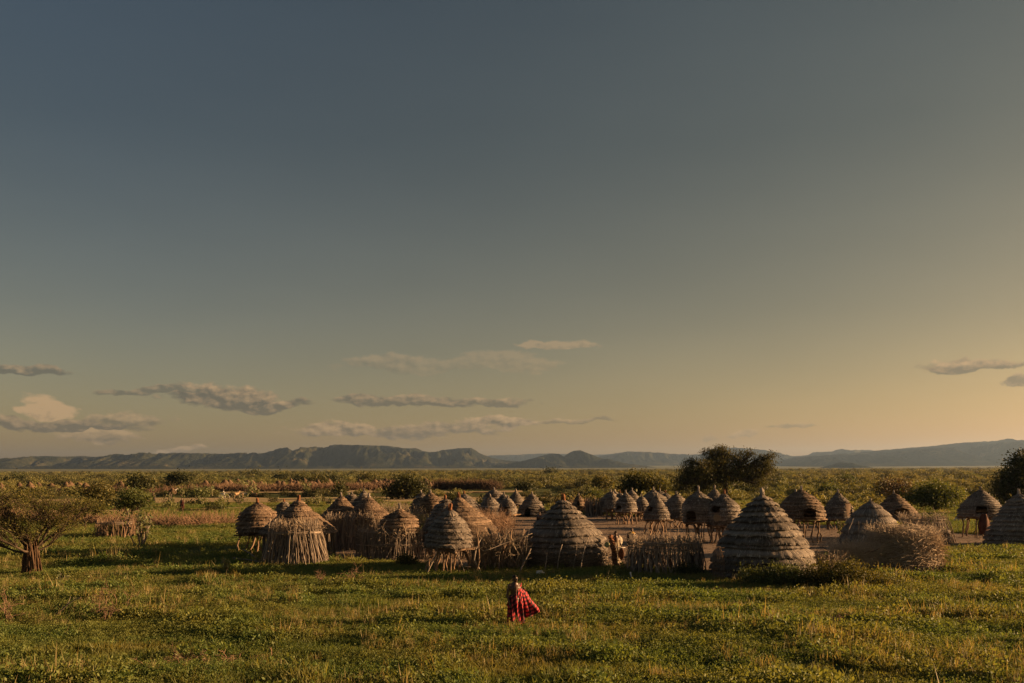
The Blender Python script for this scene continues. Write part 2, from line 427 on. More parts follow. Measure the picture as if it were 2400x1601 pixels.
hill('hills', [(-260, 1112), (-120, 1103), (0, 1092), (60, 1082), (130, 1073), (190, 1069), (250, 1072), (300, 1066), (370, 1065), (410, 1061), (500, 1063), (560, 1064), (610, 1063), (680, 1058), (700, 1052), (735, 1048), (760, 1049), (785, 1042), (830, 1043), (880, 1044), (910, 1045), (950, 1051), (975, 1050), (990, 1057), (1005, 1060), (1030, 1059), (1045, 1054), (1085, 1050), (1105, 1050), (1125, 1062), (1150, 1073), (1180, 1078), (1230, 1083), (1290, 1090), (1340, 1096)], 8200, 2300, 3)
hill('hills', [(1080, 1078), (1130, 1068), (1200, 1066), (1260, 1063), (1300, 1063), (1350, 1065), (1400, 1066), (1430, 1064), (1500, 1066), (1580, 1074), (1640, 1090)], 14500, 2500, 13)
hill('hills', [(1190, 1086), (1230, 1079), (1265, 1070), (1290, 1063), (1310, 1064), (1320, 1071), (1333, 1062), (1345, 1056), (1360, 1055), (1375, 1062), (1400, 1072), (1425, 1078), (1450, 1085), (1500, 1093), (1540, 1098)], 7000, 1300, 23)
hill('hills', [(1370, 1082), (1410, 1069), (1440, 1063), (1475, 1058), (1520, 1060), (1600, 1066), (1640, 1065), (1665, 1055), (1690, 1047), (1740, 1052), (1780, 1060), (1815, 1066), (1835, 1074), (1900, 1080), (1960, 1092)], 11000, 2200, 33)
hill('hills', [(1800, 1090), (1821, 1073), (1858, 1070), (1895, 1067), (1905, 1060), (1950, 1058), (1960, 1054), (1975, 1052), (1990, 1057), (2010, 1055), (2040, 1055), (2060, 1057), (2120, 1062), (2200, 1075)], 10000, 1500, 43)
hill('hills', [(1770, 1098), (1825, 1088), (1860, 1073), (1900, 1069), (1950, 1066), (2020, 1060), (2090, 1053), (2190, 1045), (2250, 1038), (2340, 1033), (2360, 1028), (2375, 1029), (2385, 1039), (2400, 1041), (2480, 1044), (2560, 1050), (2700, 1064), (2900, 1085)], 7400, 2100, 53)
hill('hills', [(1920, 1099), (1945, 1092), (1962, 1085), (1975, 1083), (1990, 1089), (2020, 1095), (2050, 1099)], 4600, 420, 63)

# ================================================================== haze: the dusty evening air
def build_haze():
    m = bpy.data.materials.new('haze_air'); m.use_nodes = True
    t = NT(m.node_tree); t.n.clear()
    v = t.node('ShaderNodeVolumePrincipled', i={'Color': (0.42, 0.63, 1.0, 1), 'Density': HAZE, 'Anisotropy': 0.5})
    t.node('ShaderNodeOutputMaterial', i={'Volume': v.outputs[0]})
    x, y0, y1, z0, z1 = 18000, -18000, 18000, -8, 420
    V = [(a, b, c) for c in (z0, z1) for b in (y0, y1) for a in (-x, x)]
    F = np.array([(0, 2, 3, 1), (4, 5, 7, 6), (0, 1, 5, 4), (2, 6, 7, 3), (0, 4, 6, 2), (1, 3, 7, 5)])
    o = obj('haze', mesh_np('haze', V, F, m)); tag(o, 'thin dusty haze over the plain that fades the hills', 'haze', kind='stuff')
HAZE = 4.2e-5
build_haze()

# ================================================================== thatched houses and granaries
def crooked(n, amp, seed, length=1.0):
    """a bent path of unit length along z"""
    r = np.random.default_rng(seed)
    z = np.linspace(0, 1, n); p = np.zeros((n, 3)); p[:, 2] = z * length
    for k in (0, 1):
        p[:, k] = amp * (np.sin(z * r.uniform(2, 5) + r.uniform(0, 6)) * 0.6 + np.cumsum(r.normal(0, 0.35, n)) / math.sqrt(n))
        p[:, k] -= p[0, k] + (p[-1, k] - p[0, k]) * z * 0.7
    return p
def stick_mesh(name, seed, mat, amp=0.05, n=6, sides=5, r0=1.0, r1=0.6, fork=False):
    """unit-length stick, radius 0.02; scale z for length, xy for thickness"""
    b = MB(); r = np.random.default_rng(seed)
    p = crooked(n, amp, seed); rad = np.linspace(r0, r1, n) * 0.02 * (1 + r.normal(0, 0.10, n))
    b.tube(p, rad, sides, r.uniform(0.3, 0.7))
    if fork:
        for s in (-1, 1):
            q = np.array([p[-2], p[-2] + [s * 0.03, 0.01 * s, 0.10], p[-2] + [s * 0.055, 0.0, 0.24]])
            b.tube(q, [0.013, 0.011, 0.008], sides, 0.5)
    return b.mesh(name, mat, True)
LEGS = [stick_mesh('leg', 100 + k, M['wood_brown'], 0.09, 7, 6, 1.05, 0.9, k % 3 == 0) for k in range(8)]
STICKS = [stick_mesh('stick', 200 + k, M['wood'], 0.10, 8, 5) for k in range(12)]
STICKS_B = [stick_mesh('stick', 230 + k, M['wood_brown'], 0.09, 8, 5) for k in range(8)]
POLES = [stick_mesh('platform_pole', 260 + k, M['wood_brown'], 0.03, 5, 6, 1.0, 0.85) for k in range(5)]

def place_stick(name, me, a, b, rad, parent, spin=None):
    """a stick from point a to point b (local to the parent)"""
    o = bpy.data.objects.new(name, me); a = Vector(a); d = Vector(b) - a
    q = Vector((0, 0, 1)).rotation_difference(d.normalized()) @ Quaternion((0, 0, 1), random.uniform(0, 6.28) if spin is None else spin)
    o.rotation_mode = 'QUATERNION'; o.rotation_quaternion = q; o.location = a
    s = rad / 0.02; o.scale = (s, s, d.length)
    return link(o, parent)

def wrapd(a): return (a + math.pi) % (2 * math.pi) - math.pi

def thatch(parent, prof, nl, seed, mat, cols=64, strip_w=0.022, cover=1.3, door=None, lipk=0.30, wob=0.02, name='thatch_layer', soft=False, gamma=1.0):
    """rings of straw from the eave up; each ring is a shell with a ragged overhanging edge and loose straws on it"""
    r = np.random.default_rng(seed)
    zz = np.array([p[0] for p in prof]); rr = np.array([p[1] for p in prof])           # descending z
    rz = lambda z: np.interp(z, zz[::-1], rr[::-1])
    s = np.concatenate([[0], np.cumsum(np.hypot(np.diff(zz), np.diff(rr)))])
    q = np.linspace(0, 1, nl + 1) ** gamma; q = q + np.concatenate([[0], r.normal(0, 0.17 / nl, nl - 1), [0]])
    zb = np.interp(np.clip(q, 0, 1) * s[-1], s, zz)                                     # ring boundaries, top to bottom
    th = np.arange(cols) * 2 * math.pi / cols
    ph = r.uniform(0, 6.28, 6)
    def wobble(z, t):
        w = wob * (np.sin(t + ph[0]) + 0.6 * np.sin(2 * t + ph[1] + z * 2) + 0.6 * np.sin(5 * t + ph[2] + z * 7) + 0.5 * np.sin(9 * t + ph[3] + z * 11) + .35 * np.sin(17 * t + ph[4] + z * 17))
        if door is not None:
            t0, ha, z0, z1, arch = door
            w = w + arch * np.exp(-(wrapd(t - t0) / (1.5 * ha)) ** 2) * np.exp(-np.abs(z - z1) / 0.30) * (1.0 if z > (z0 + z1) / 2 else 0.0)
        return w
    out = []
    for k in range(nl):
        zu, zl = zb[k], zb[k + 1]; H = zu - zl
        lip = float(np.clip(H * lipk * 1.4, 0.03, 0.115)) * (1 if not soft else 0.5)
        rb_ = max(float(rz(zl)), .3); bx_, by_ = np.cos(th) * rb_ * 5.5 + 40 + k * 3.1, np.sin(th) * rb_ * 5.5 + 40; lv = 0.45 + 1.15 * fbm(bx_, by_, 3, seed, .7)       # uneven bundles
        wl = wobble(zl, th) if k < nl - 1 else wobble(zl, th) * 0.3
        wu = wobble(zu, th)
        wl = wl + (fbm(bx_ * 1.3, by_ * 1.3, 2, seed + 31) - .5) * min(.10, H * .40)           # ragged bundle ends
        rag = r.normal(0, 0.009, cols); jr = 1 + r.normal(0, 0.008, cols)
        rows = [((rz(zl) - 0.06) * jr, zl + 0.055 + wl), ((rz(zl) + lip * lv) * jr, zl - 0.012 + wl + rag),
                ((rz(zl + H * 0.4) + lip * 0.9 * lv) * jr, zl + H * 0.4 + wl * 0.6 + wu * 0.4), ((rz(zu) - lip * 1.5) + 0 * jr, zu + 0.02 + wu)]
        rows = [(np.maximum(a, 0.02), b + 0 * th) for a, b in rows]
        V = np.concatenate([np.stack([a * np.sin(th), -a * np.cos(th), b], -1) for a, b in rows])
        i = np.arange(3)[:, None] * cols; j = np.arange(cols)[None]; j2 = (j + 1) % cols
        F = np.stack([i + j, i + j2, i + cols + j2, i + cols + j], -1).reshape(-1, 4)
        mb = MB()
        hole = lambda t, z: np.zeros(np.shape(t), bool)
        if door is not None:
            t0, ha, z0, z1, arch = door
            def hole(t, z):
                top = z1 + arch * 0.8 * np.exp(-(wrapd(t - t0) / (1.2 * ha)) ** 2)
                return (np.abs(wrapd(t - t0)) < ha) & (z > z0) & (z < top)
            tc = np.broadcast_to(th + math.pi / cols, (3, cols)).reshape(-1)
            F = F[~hole(tc, V[F][:, :, 2].mean(1))]
        mb.add(V, F, np.clip(r.normal(0.22, 0.06, len(V)), 0, 1))
        # loose straws
        n = int(2 * math.pi * max(rz(zl), 0.1) / strip_w * cover); n = max(n, 30)
        t = r.uniform(-math.pi, math.pi, n); wl_ = np.interp(t % (2 * math.pi), np.append(th, 2 * math.pi), np.append(wl, wl[0]))
        wu_ = np.interp(t % (2 * math.pi), np.append(th, 2 * math.pi), np.append(wu, wu[0]))
        f1 = np.where(r.random(n) < 0.65, 0, r.uniform(0, 0.5, n)); f0 = np.clip(f1 + r.uniform(0.35, 0.9, n), 0, 0.9)
        e = np.where(r.random(n) < .35, r.exponential(0.030, n), r.exponential(0.004, n)) * (f1 == 0)
        lvs = np.interp(t % (2 * math.pi), np.append(th, 2 * math.pi), np.append(lv, lv[0]))
        def pt(f, ext, off, tt):
            z = zl + H * f - ext + wl_ * (1 - f) + wu_ * f
            rad = np.maximum(rz(zl + H * np.clip(f, 0, 1)) + lip * lvs * np.clip(1.05 - f * 0.35, 0, 1) * np.where(f > .40, 1 - (f - .40) * 3.4, 1) + off + ext * 0.25, 0.02)
            return np.stack([rad * np.sin(tt), -rad * np.cos(tt), z], -1), rad
        R0 = np.maximum(rz(zl), 0.08); sl = r.normal(0, 0.018, n) / R0
        w = strip_w * r.uniform(0.4, 1.1, n) / R0 * 0.5
        off = r.uniform(0.003, 0.018, n)
        a1, _ = pt(f1, e, off, t - w); a2, _ = pt(f1, e, off, t + w)
        b1, _ = pt(f0, 0 * e, off * 0.4, t + sl - w * 0.8); b2, _ = pt(f0, 0 * e, off * 0.4, t + sl + w * 0.8)
        keep = ~(hole(t, (a1[:, 2] + b1[:, 2]) / 2) | hole(t, a1[:, 2]) | hole(t, b1[:, 2]))
        V = np.stack([a1, a2, b2, b1], 1)[keep].reshape(-1, 3); nk = keep.sum()
        bt = fbm(np.cos(t) * rb_ * 7 + 70 + k * 5.3, np.sin(t) * rb_ * 7 + 70, 2, seed + 47)[keep]; tone = np.clip(r.normal(0.45, 0.25, nk) + (bt - .5) * .8 + (r.random() - .5) * .22, 0, 1)
        mb.add(V, np.arange(nk * 4).reshape(-1, 4), np.repeat(tone, 4))
        out.append(obj(name, mb.mesh(name, mat, False), parent))
    return out

def knot(parent, z, r, h, seed, red=True, mat=None):
    """the bound tip of the roof"""
    g = np.random.default_rng(seed); b = MB()
    lean = g.normal(0, 0.03, 2)
    zz = np.array([-0.25, 0.0, 0.35, 0.7, 1.0]) * h; rr = np.array([1.5, 1.0, 0.82, 0.9, 0.62]) * r
    b.tube(np.stack([lean[0] * zz / h, lean[1] * zz / h, z + zz], -1), rr, 9, 0.5)
    n = 26; t = g.uniform(0, 6.28, n)
    for a in t:
        b.tube([[1.35 * r * math.sin(a), 1.35 * r * math.cos(a), z - 0.25 * h], [1.0 * r * math.sin(a), r * math.cos(a), z + h * g.uniform(0.1, 0.4)],
                [(0.7 + g.normal(0, .2)) * r * math.sin(a), 0.7 * r * math.cos(a), z + h * g.uniform(0.7, 1.2)]], [0.012, 0.011, 0.006], 4, g.uniform(0.2, 0.9))
    return obj('top_knot', b.mesh('top_knot', mat or (M['knot'] if red else M['thatch']), False), parent)

def stilts(t, r, z, seed, n=11, mat=None, gx=0.0):
    g = np.random.default_rng(seed)
    # floor of poles on cross beams
    b = MB(); m = 26; a = np.arange(m) * 2 * math.pi / m
    b.add(np.concatenate([np.stack([r * 0.98 * np.sin(a), -r * 0.98 * np.cos(a), 0 * a + z + 0.01], -1), np.stack([r * 0.95 * np.sin(a), -r * 0.95 * np.cos(a), 0 * a + z - 0.06], -1)]),
          np.concatenate([np.stack([np.arange(m), (np.arange(m) + 1) % m, (np.arange(m) + 1) % m + m, np.arange(m) + m], -1)]), 0.3)
    b.F.setdefault(m, []).append(np.arange(m)[None]); b.F[m].append(np.arange(m)[::-1][None] + m)
    obj('floor', b.mesh('floor', M['wood_brown']), t)
    f = g.uniform(-0.5, 0.5)
    ux, uy = math.cos(f), math.sin(f)
    for k in range(8):
        o = (k - 3.5) / 3.5 * r * 0.95; hl = math.sqrt(max(r * r - o * o, 0.05)) + g.uniform(0.02, 0.30)
        c = (-uy * o, ux * o)
        place_stick('platform_pole', POLES[int(g.integers(5))], (c[0] - ux * hl, c[1] - uy * hl, z - 0.09 + g.normal(0, .015)), (c[0] + ux * (hl + g.uniform(-.1, .25)), c[1] + uy * hl, z - 0.09 + g.normal(0, .015)), g.uniform(0.028, 0.045), t)
    for k in range(3):
        o = (k - 1) * r * 0.62; hl = math.sqrt(r * r - o * o) + g.uniform(0.1, 0.35)
        c = (ux * o, uy * o)
        place_stick('platform_beam', POLES[int(g.integers(5))], (c[0] + uy * hl, c[1] - ux * hl, z - 0.19), (c[0] - uy * hl, c[1] + ux * hl, z - 0.19), g.uniform(0.04, 0.06), t)
    for k in range(n):
        a = k * 2 * math.pi / n + g.normal(0, 0.22); q = r * (g.uniform(0.72, 0.95) if k % 4 else 0.35)
        top = (q * math.sin(a), -q * math.cos(a), z - 0.16); sp = g.uniform(0.98, 1.16)
        place_stick('leg', LEGS[int(g.integers(8))], (top[0] * sp + g.normal(0, .05), top[1] * sp + g.normal(0, .05), -0.12), top, g.uniform(0.035, 0.062), t)

def stick_skirt(t, r0, r1, z, n, seed, name='stick_wall', mat=None, gap=None):
    """low wall of upright sticks under the eave, too fine to tell apart: one mesh"""
    b = MB(); g = np.random.default_rng(seed)
    for k in range(n):
        a = g.uniform(-math.pi, math.pi)
        if gap and abs(wrapd(a - gap[0])) < gap[1]: continue
        ra = r0 + g.normal(0, 0.04); rb = r1 + g.normal(0, 0.05); zz = z * g.uniform(0.85, 1.12); da = g.normal(0, 0.05)
        b.tube([[ra * math.sin(a), -ra * math.cos(a), -0.1], [(ra + rb) / 2 * math.sin(a + da) + g.normal(0, .02), -(ra + rb) / 2 * math.cos(a + da), zz * .5], [rb * math.sin(a + da), -rb * math.cos(a + da), zz]],
               [0.022, 0.019, 0.012], 4, g.uniform(0.0, 0.65), caps=False)
    o = obj(name, b.mesh(name, mat or M['wood']), t); tag(o, kind='stuff'); return o

GR_HUT, GR_GRA = 'thatched houses of the village', 'granaries standing on stilts'
HUT_AT = {}
def house(key, label, cx, Y, prof_px, nl, kind, seed, knot_red=False, door=None, mat='thatch', wall=None, legs=11, knot_h=0.26, knot_r=0.075, closed=False, soft=False, gamma=1.0, lipk=0.30, wob=0.018):
    X, _, _ = point_at(cx, prof_px[0][0], Y); g = hz(X, Y)
    prof = []
    for py, hw in prof_px:
        prof.append((point_at(cx, py, Y)[2] - g, hw * mpp(Y)))
    top = prof[0][0]
    pk = [(top - knot_h * 0.75, knot_r * 1.25)] + [p for p in prof[1:] if p[0] < top - knot_h * 0.8]
    t = empty('granary' if kind == 'g' else 'thatched_hut', (X, Y, g))
    tag(t, label, 'granary' if kind == 'g' else 'hut', GR_GRA if kind == 'g' else GR_HUT)
    zb = prof[-1][0]; rb = prof[-1][1]
    rl = np.random.default_rng(seed + 900); t.rotation_euler = (rl.normal(0, .018), rl.normal(0, .022), 0)
    d = None
    if door: # angle, half width m, bottom z, top z, arch
        a, hw, z0, z1, arch = door; d = (a, hw / max(np.interp((z0 + z1) / 2, [p[0] for p in prof][::-1], [p[1] for p in prof][::-1]), 0.3), z0, z1, arch)
    cols = int(np.clip(4600 / Y, 44, 120))
    thatch(t, pk, nl, seed, M[mat], cols, float(np.clip(Y * 0.00045, 0.020, 0.05)), 1.5 if Y < 60 else 1.1, d, lipk, wob, soft=soft, gamma=gamma)
    knot(t, top - knot_h * 0.8, knot_r, knot_h, seed + 1, knot_red)
    if kind == 'g': stilts(t, rb * 0.97, zb, seed + 2, legs)
    elif wall: stick_skirt(t, rb * wall[0], rb * wall[1], zb + 0.1, wall[2], seed + 3, gap=(d[0], d[1]) if d and wall else None)
    if closed and d:
        b = MB(); rr = rb * 0.93; a = np.linspace(d[0] - d[1], d[0] + d[1], 6)
        V = np.concatenate([np.stack([rr * np.sin(a), -rr * np.cos(a), 0 * a + z], -1) for z in (d[2], d[3] + d[4] * .6)])
        V = np.concatenate([V, V * [0.96, 0.96, 1]])
        F = [[i, i + 1, i + 7, i + 6] for i in range(5)] + [[i + 12, i + 18, i + 19, i + 13] for i in range(5)] + [[6 + i, 7 + i, 19 + i, 18 + i] for i in range(5)]
        b.add(V, F, 0.4); obj('door', b.mesh('door', M['wood_brown']), t)
    HUT_AT[key] = (t, X, Y, prof)
    return t

H = house
# ---- left group
H('A', 'domed granary with orange lit rings, leftmost granary of the village', 605, 52, [(1170, 3), (1180, 7), (1185, 14), (1190, 25), (1200, 37), (1212, 43), (1225, 46), (1245, 47)], 10, 'g', 1, True, mat='thatch_brown', legs=9)
H('B', 'tall pointed hut with ribbed straw tip rising behind the leftmost stick pen', 700, 49.6, [(1163, 3), (1175, 10), (1190, 24), (1205, 42), (1220, 60), (1235, 78), (1247, 88)], 11, 'h', 2, True, mat='thatch_brown', wall=(0.93, 0.93, 230), knot_h=0.3, lipk=0.24)
H('C', 'small granary peeping out between the leftmost granary and the pointed hut', 665, 74, [(1171, 2), (1178, 8), (1186, 16), (1200, 21), (1213, 20)], 8, 'g', 3, True, legs=8)
H('D', 'brown conical hut above bleached stick fence, left one of two side by side', 799, 57, [(1156, 3), (1170, 11), (1185, 25), (1200, 40), (1214, 51)], 11, 'h', 4, mat='thatch_brown', wall=(0.85, 0.9, 150), lipk=0.22)
H('E', 'brown conical hut above bleached stick fence, right one of two side by side', 862, 56, [(1158, 3), (1172, 13), (1185, 27), (1200, 44), (1214, 58)], 11, 'h', 5, mat='thatch_brown', wall=(0.85, 0.9, 150), lipk=0.22)
H('F', 'hut of which only the knotted tip shows behind the brown conical huts', 817, 95, [(1156, 2), (1164, 7), (1175, 15), (1190, 23), (1200, 27)], 7, 'h', 6, wall=(0.85, 0.9, 60))
H('G', 'small conical hut behind the brown huts, lower of two rear cones', 826.5, 85, [(1153, 2), (1163, 9), (1175, 21), (1190, 31), (1202, 38)], 8, 'h', 7, wall=(0.85, 0.9, 80))
H('H', 'rear conical hut with pale lit tip, highest of the cones behind the brown huts', 853, 82, [(1145, 2), (1158, 9), (1170, 20), (1185, 32), (1203, 42)], 9, 'h', 8, wall=(0.85, 0.9, 80))
H('I', 'squat granary with wide brim and tall bound tip behind the railed fence', 935, 48.7, [(1182, 3), (1194, 6), (1201, 13), (1205, 27), (1213, 36), (1222, 43), (1228, 46), (1240, 44), (1253, 43)], 9, 'g', 9, mat='thatch_brown', knot_h=0.32, knot_r=0.07, lipk=0.4)
H('J', 'round bellied granary with glowing right side standing behind the squat granary', 1011.6, 80, [(1149, 2), (1158, 6), (1163, 14), (1170, 22), (1177, 25), (1188, 22), (1198, 18)], 9, 'g', 10, mat='thatch_brown', legs=9)
H('J2', 'conical hut half hidden behind the round bellied granary', 989, 88, [(1150, 2), (1160, 8), (1170, 16), (1182, 24), (1203, 32)], 8, 'h', 11, wall=(0.9, 0.9, 70))
H('K', 'big grey granary with red tip on crooked posts, nearest the walking boy', 1047, 41.5, [(1183, 4), (1197, 8), (1209, 16), (1215, 26), (1225, 36), (1240, 45), (1255, 50), (1268, 52), (1278, 52)], 9, 'g', 12, True, legs=14, knot_h=0.30, gamma=0.85, lipk=0.34)
H('L', 'conical hut squeezed between the big grey granary and the large orange lit hut', 1044, 54, [(1162, 3), (1172, 9), (1183, 20), (1198, 31), (1215, 41), (1238, 52)], 10, 'h', 13, True, wall=(0.9, 0.9, 90))
H('M', 'large conical hut with red tip and sweeping orange lit right slope', 1079, 50, [(1156, 3), (1169, 9), (1180, 21), (1195, 39), (1210, 56), (1225, 74), (1240, 84), (1268, 87)], 14, 'h', 14, True, mat='thatch_brown', wall=(0.92, 0.92, 120), lipk=0.26)
H('M2', 'low brown hut covered in brush behind the large orange lit hut', 1088, 74, [(1152, 2), (1164, 12), (1180, 30), (1195, 42), (1208, 50)], 8, 'h', 15, True, wall=(0.9, 0.9, 80))
# ---- round the yard
H('O1', 'dark domed hut at the back of the yard, leftmost behind the brush', 1159, 90, [(1143, 2), (1150, 8), (1156, 18), (1165, 25), (1178, 28), (1192, 29)], 9, 'h', 16, wall=(0.9, 0.9, 60))
H('O6', 'low conical hut in front of the dark domed hut beside dry brush', 1147, 80, [(1159, 2), (1170, 10), (1180, 20), (1192, 32), (1208, 40)], 8, 'h', 17, wall=(0.9, 0.9, 60))
H('O2', 'small pointed hut directly behind the granary with square black opening', 1182, 86, [(1154, 2), (1163, 8), (1172, 17), (1185, 22), (1198, 23)], 8, 'h', 18, wall=(0.9, 0.9, 60))
H('O3', 'shaggy granary with square black opening facing us at the yard edge', 1190, 74, [(1162, 2), (1170, 7), (1178, 14), (1187, 20), (1195, 22), (1204, 20)], 6, 'g', 19, door=(-0.15, 0.20, 1.35, 1.72, 0.05), legs=9, soft=True)
H('O4', 'small far granary with white tip between two huts at the yard back', 1207, 97, [(1147, 2), (1157, 6), (1164, 13), (1172, 18), (1182, 20)], 8, 'g', 20, legs=8)
H('O5', 'dark conical hut thatched to the ground with hooded doorways across the yard', 1246, 92, [(1153, 2), (1163, 8), (1175, 18), (1188, 28), (1200, 34), (1212, 37)], 10, 'h', 21, door=(-0.30, 0.32, 0.0, 0.85, 0.15))
H('P', 'large bell shaped hut with wavy grey rings, just behind the red robed boy', 1322, 44.3, [(1161, 4), (1173, 9), (1185, 21), (1200, 36), (1215, 52), (1230, 67), (1245, 80), (1258, 90), (1275, 96), (1300, 98), (1340, 96)], 13, 'h', 22, True, knot_h=0.30, knot_r=0.10, lipk=0.36, wob=0.020)
H('Q', 'tiny narrow granary seen just right of the bell shaped hut peak', 1356, 97, [(1157, 2), (1165, 5), (1172, 10), (1180, 12), (1186, 12)], 6, 'g', 23, door=(-0.1, 0.14, 1.0, 1.35, 0.03), legs=7, mat='thatch_brown')
# ---- granary row behind the stick pen
H('S1', 'pale smooth dome hut at the left end of the granary row', 1430, 93, [(1148, 2), (1156, 8), (1163, 16), (1172, 22), (1185, 26), (1198, 27)], 9, 'h', 24, wall=(0.9, 0.9, 50))
H('S1b', 'hut with only its dark tip visible behind the smooth dome at the row end', 1440, 101, [(1148, 2), (1156, 7), (1165, 18), (1180, 24), (1192, 25)], 8, 'h', 25, wall=(0.9, 0.9, 50))
H('S2', 'small granary with lit curved tip, first on stilts from the left in the row', 1434, 84, [(1153, 2), (1162, 6), (1167, 12), (1175, 16), (1183, 19), (1191, 19)], 8, 'g', 26, knot_h=0.34)
H('S3', 'granary tucked behind the first two of the row, red lit tip', 1454, 92, [(1151, 2), (1160, 7), (1167, 14), (1178, 20), (1191, 21)], 8, 'g', 27, True)
H('S4', 'granary with black doorway on its left, second on stilts in the row', 1467, 78, [(1150, 2), (1159, 6), (1164, 12), (1171, 18), (1180, 23), (1190, 25), (1199, 24)], 10, 'g', 28, door=(-0.85, 0.24, 1.30, 1.62, 0.12), legs=13)
H('S5', 'conical granary rising behind the second stilted granary under the bush', 1480, 95, [(1145, 2), (1154, 6), (1162, 14), (1172, 20), (1184, 22)], 8, 'g', 29)
H('S6', 'low granary with crooked white tip wedged beside the tall pale granary', 1505, 82, [(1159, 2), (1167, 6), (1173, 12), (1182, 16), (1192, 18), (1200, 17)], 7, 'g', 30, soft=True)
H('S7', 'broad domed granary directly behind the tall pale granary', 1532, 86, [(1143, 2), (1152, 6), (1158, 16), (1165, 27), (1175, 34), (1190, 37), (1202, 37)], 11, 'g', 31)
H('S7b', 'hut whose dark rounded tip touches the broad domed granary from behind', 1547, 97, [(1146, 2), (1154, 8), (1162, 20), (1175, 30), (1192, 33)], 8, 'h', 32, wall=(0.9, 0.9, 50))
H('S8', 'tall pale granary with small hole, right behind the large stick pen', 1538, 66, [(1157, 2), (1166, 5), (1174, 11), (1182, 17), (1192, 23), (1203, 28), (1216, 30)], 11, 'g', 33, door=(-0.85, 0.22, 1.75, 2.03, 0.06), legs=13)
H('S9', 'granary showing only its tip and shoulder between two wide granaries', 1560, 91, [(1151, 2), (1159, 7), (1166, 14), (1177, 22), (1192, 24)], 8, 'g', 34, True)
H('S10', 'dark granary with even rings in shade, left of the one with wide black mouth', 1586, 73, [(1153, 2), (1161, 6), (1166, 13), (1173, 21), (1183, 26), (1198, 28), (1212, 27)], 11, 'g', 35)
H('S11', 'large granary with wide black mouth and pointed orange tip', 1640, 58.7, [(1142, 2), (1151, 4), (1157, 10), (1163, 20), (1170, 28), (1180, 35), (1192, 38), (1205, 38), (1221, 36)], 13, 'g', 36, door=(-0.72, 0.36, 1.45, 2.0, 0.14), legs=13, knot_h=0.34, knot_r=0.06)
H('S12', 'conical granary with bright tip peeking out between two large granaries', 1671, 85, [(1139, 2), (1148, 4), (1155, 9), (1163, 18), (1175, 25), (1192, 27)], 8, 'g', 37, knot_h=0.4, knot_r=0.08)
H('S13', 'large granary with lit right belly, half closed slot and basket leaning on it', 1696, 58, [(1150, 2), (1159, 5), (1166, 11), (1171, 20), (1180, 30), (1192, 37), (1205, 40), (1218, 40), (1229, 39)], 13, 'g', 38, True, door=(-0.78, 0.32, 2.05, 2.32, 0.10), legs=13)
H('T', 'biggest cone hut with thick ringed thatch behind the green bush', 1787, 39.9, [(1148, 5), (1158, 8), (1167, 15), (1180, 30), (1195, 42), (1210, 54), (1230, 70), (1250, 84), (1270, 96), (1290, 106), (1310, 113), (1340, 117), (1366, 117)], 14, 'h', 39, knot_h=0.34, knot_r=0.10, lipk=0.30, wob=0.02)
H('U', 'dome granary with arched black opening and dark tip on splayed posts', 1878, 59, [(1141, 3), (1150, 6), (1156, 13), (1162, 24), (1170, 34), (1180, 43), (1192, 49), (1202, 51), (1214, 50)], 12, 'g', 40, door=(0.05, 0.38, 1.62, 2.02, 0.26), mat='thatch_brown', knot_h=0.3)
H('U2', 'granary almost hidden at the left shoulder of the dome granary with arched opening', 1862, 72, [(1148, 2), (1156, 6), (1165, 18), (1175, 28), (1197, 34)], 9, 'g', 41)
H('V', 'slim granary with closed brown wooden door', 1966, 70, [(1149, 2), (1158, 5), (1165, 11), (1175, 21), (1188, 29), (1202, 33), (1217, 33)], 11, 'g', 42, door=(0.45, 0.30, 1.08, 1.95, 0.20), closed=True)
H('W', 'grey shaggy hut with smooth old thatch behind the woven brush heap', 2042, 50, [(1170, 3), (1182, 14), (1195, 31), (1210, 45), (1230, 58), (1255, 68), (1300, 75)], 6, 'h', 43, soft=True, lipk=0.18, knot_h=0.18, knot_r=0.06)
H('X', 'dark hut with arched black doorway behind the railed pen', 2098, 74, [(1151, 3), (1162, 10), (1172, 20), (1185, 34), (1200, 46), (1212, 55), (1224, 60)], 11, 'h', 44, door=(-0.05, 0.62, 0.3, 1.35, 0.25), mat='thatch_brown', wall=(0.9, 0.92, 120))
H('Z', 'granary with black doorway and forked posts near the dark tree', 2298, 62, [(1142, 3), (1150, 6), (1158, 16), (1168, 28), (1180, 38), (1190, 45), (1200, 48), (1209, 47)], 12, 'g', 45, door=(-0.45, 0.36, 1.70, 2.10, 0.18), legs=10)
H('AA', 'dark ringed hut cut off by the right edge of the picture', 2389, 55, [(1149, 4), (1160, 9), (1175, 22), (1195, 38), (1215, 52), (1240, 64), (1265, 72), (1296, 76)], 14, 'h', 46, knot_h=0.32, knot_r=0.09)

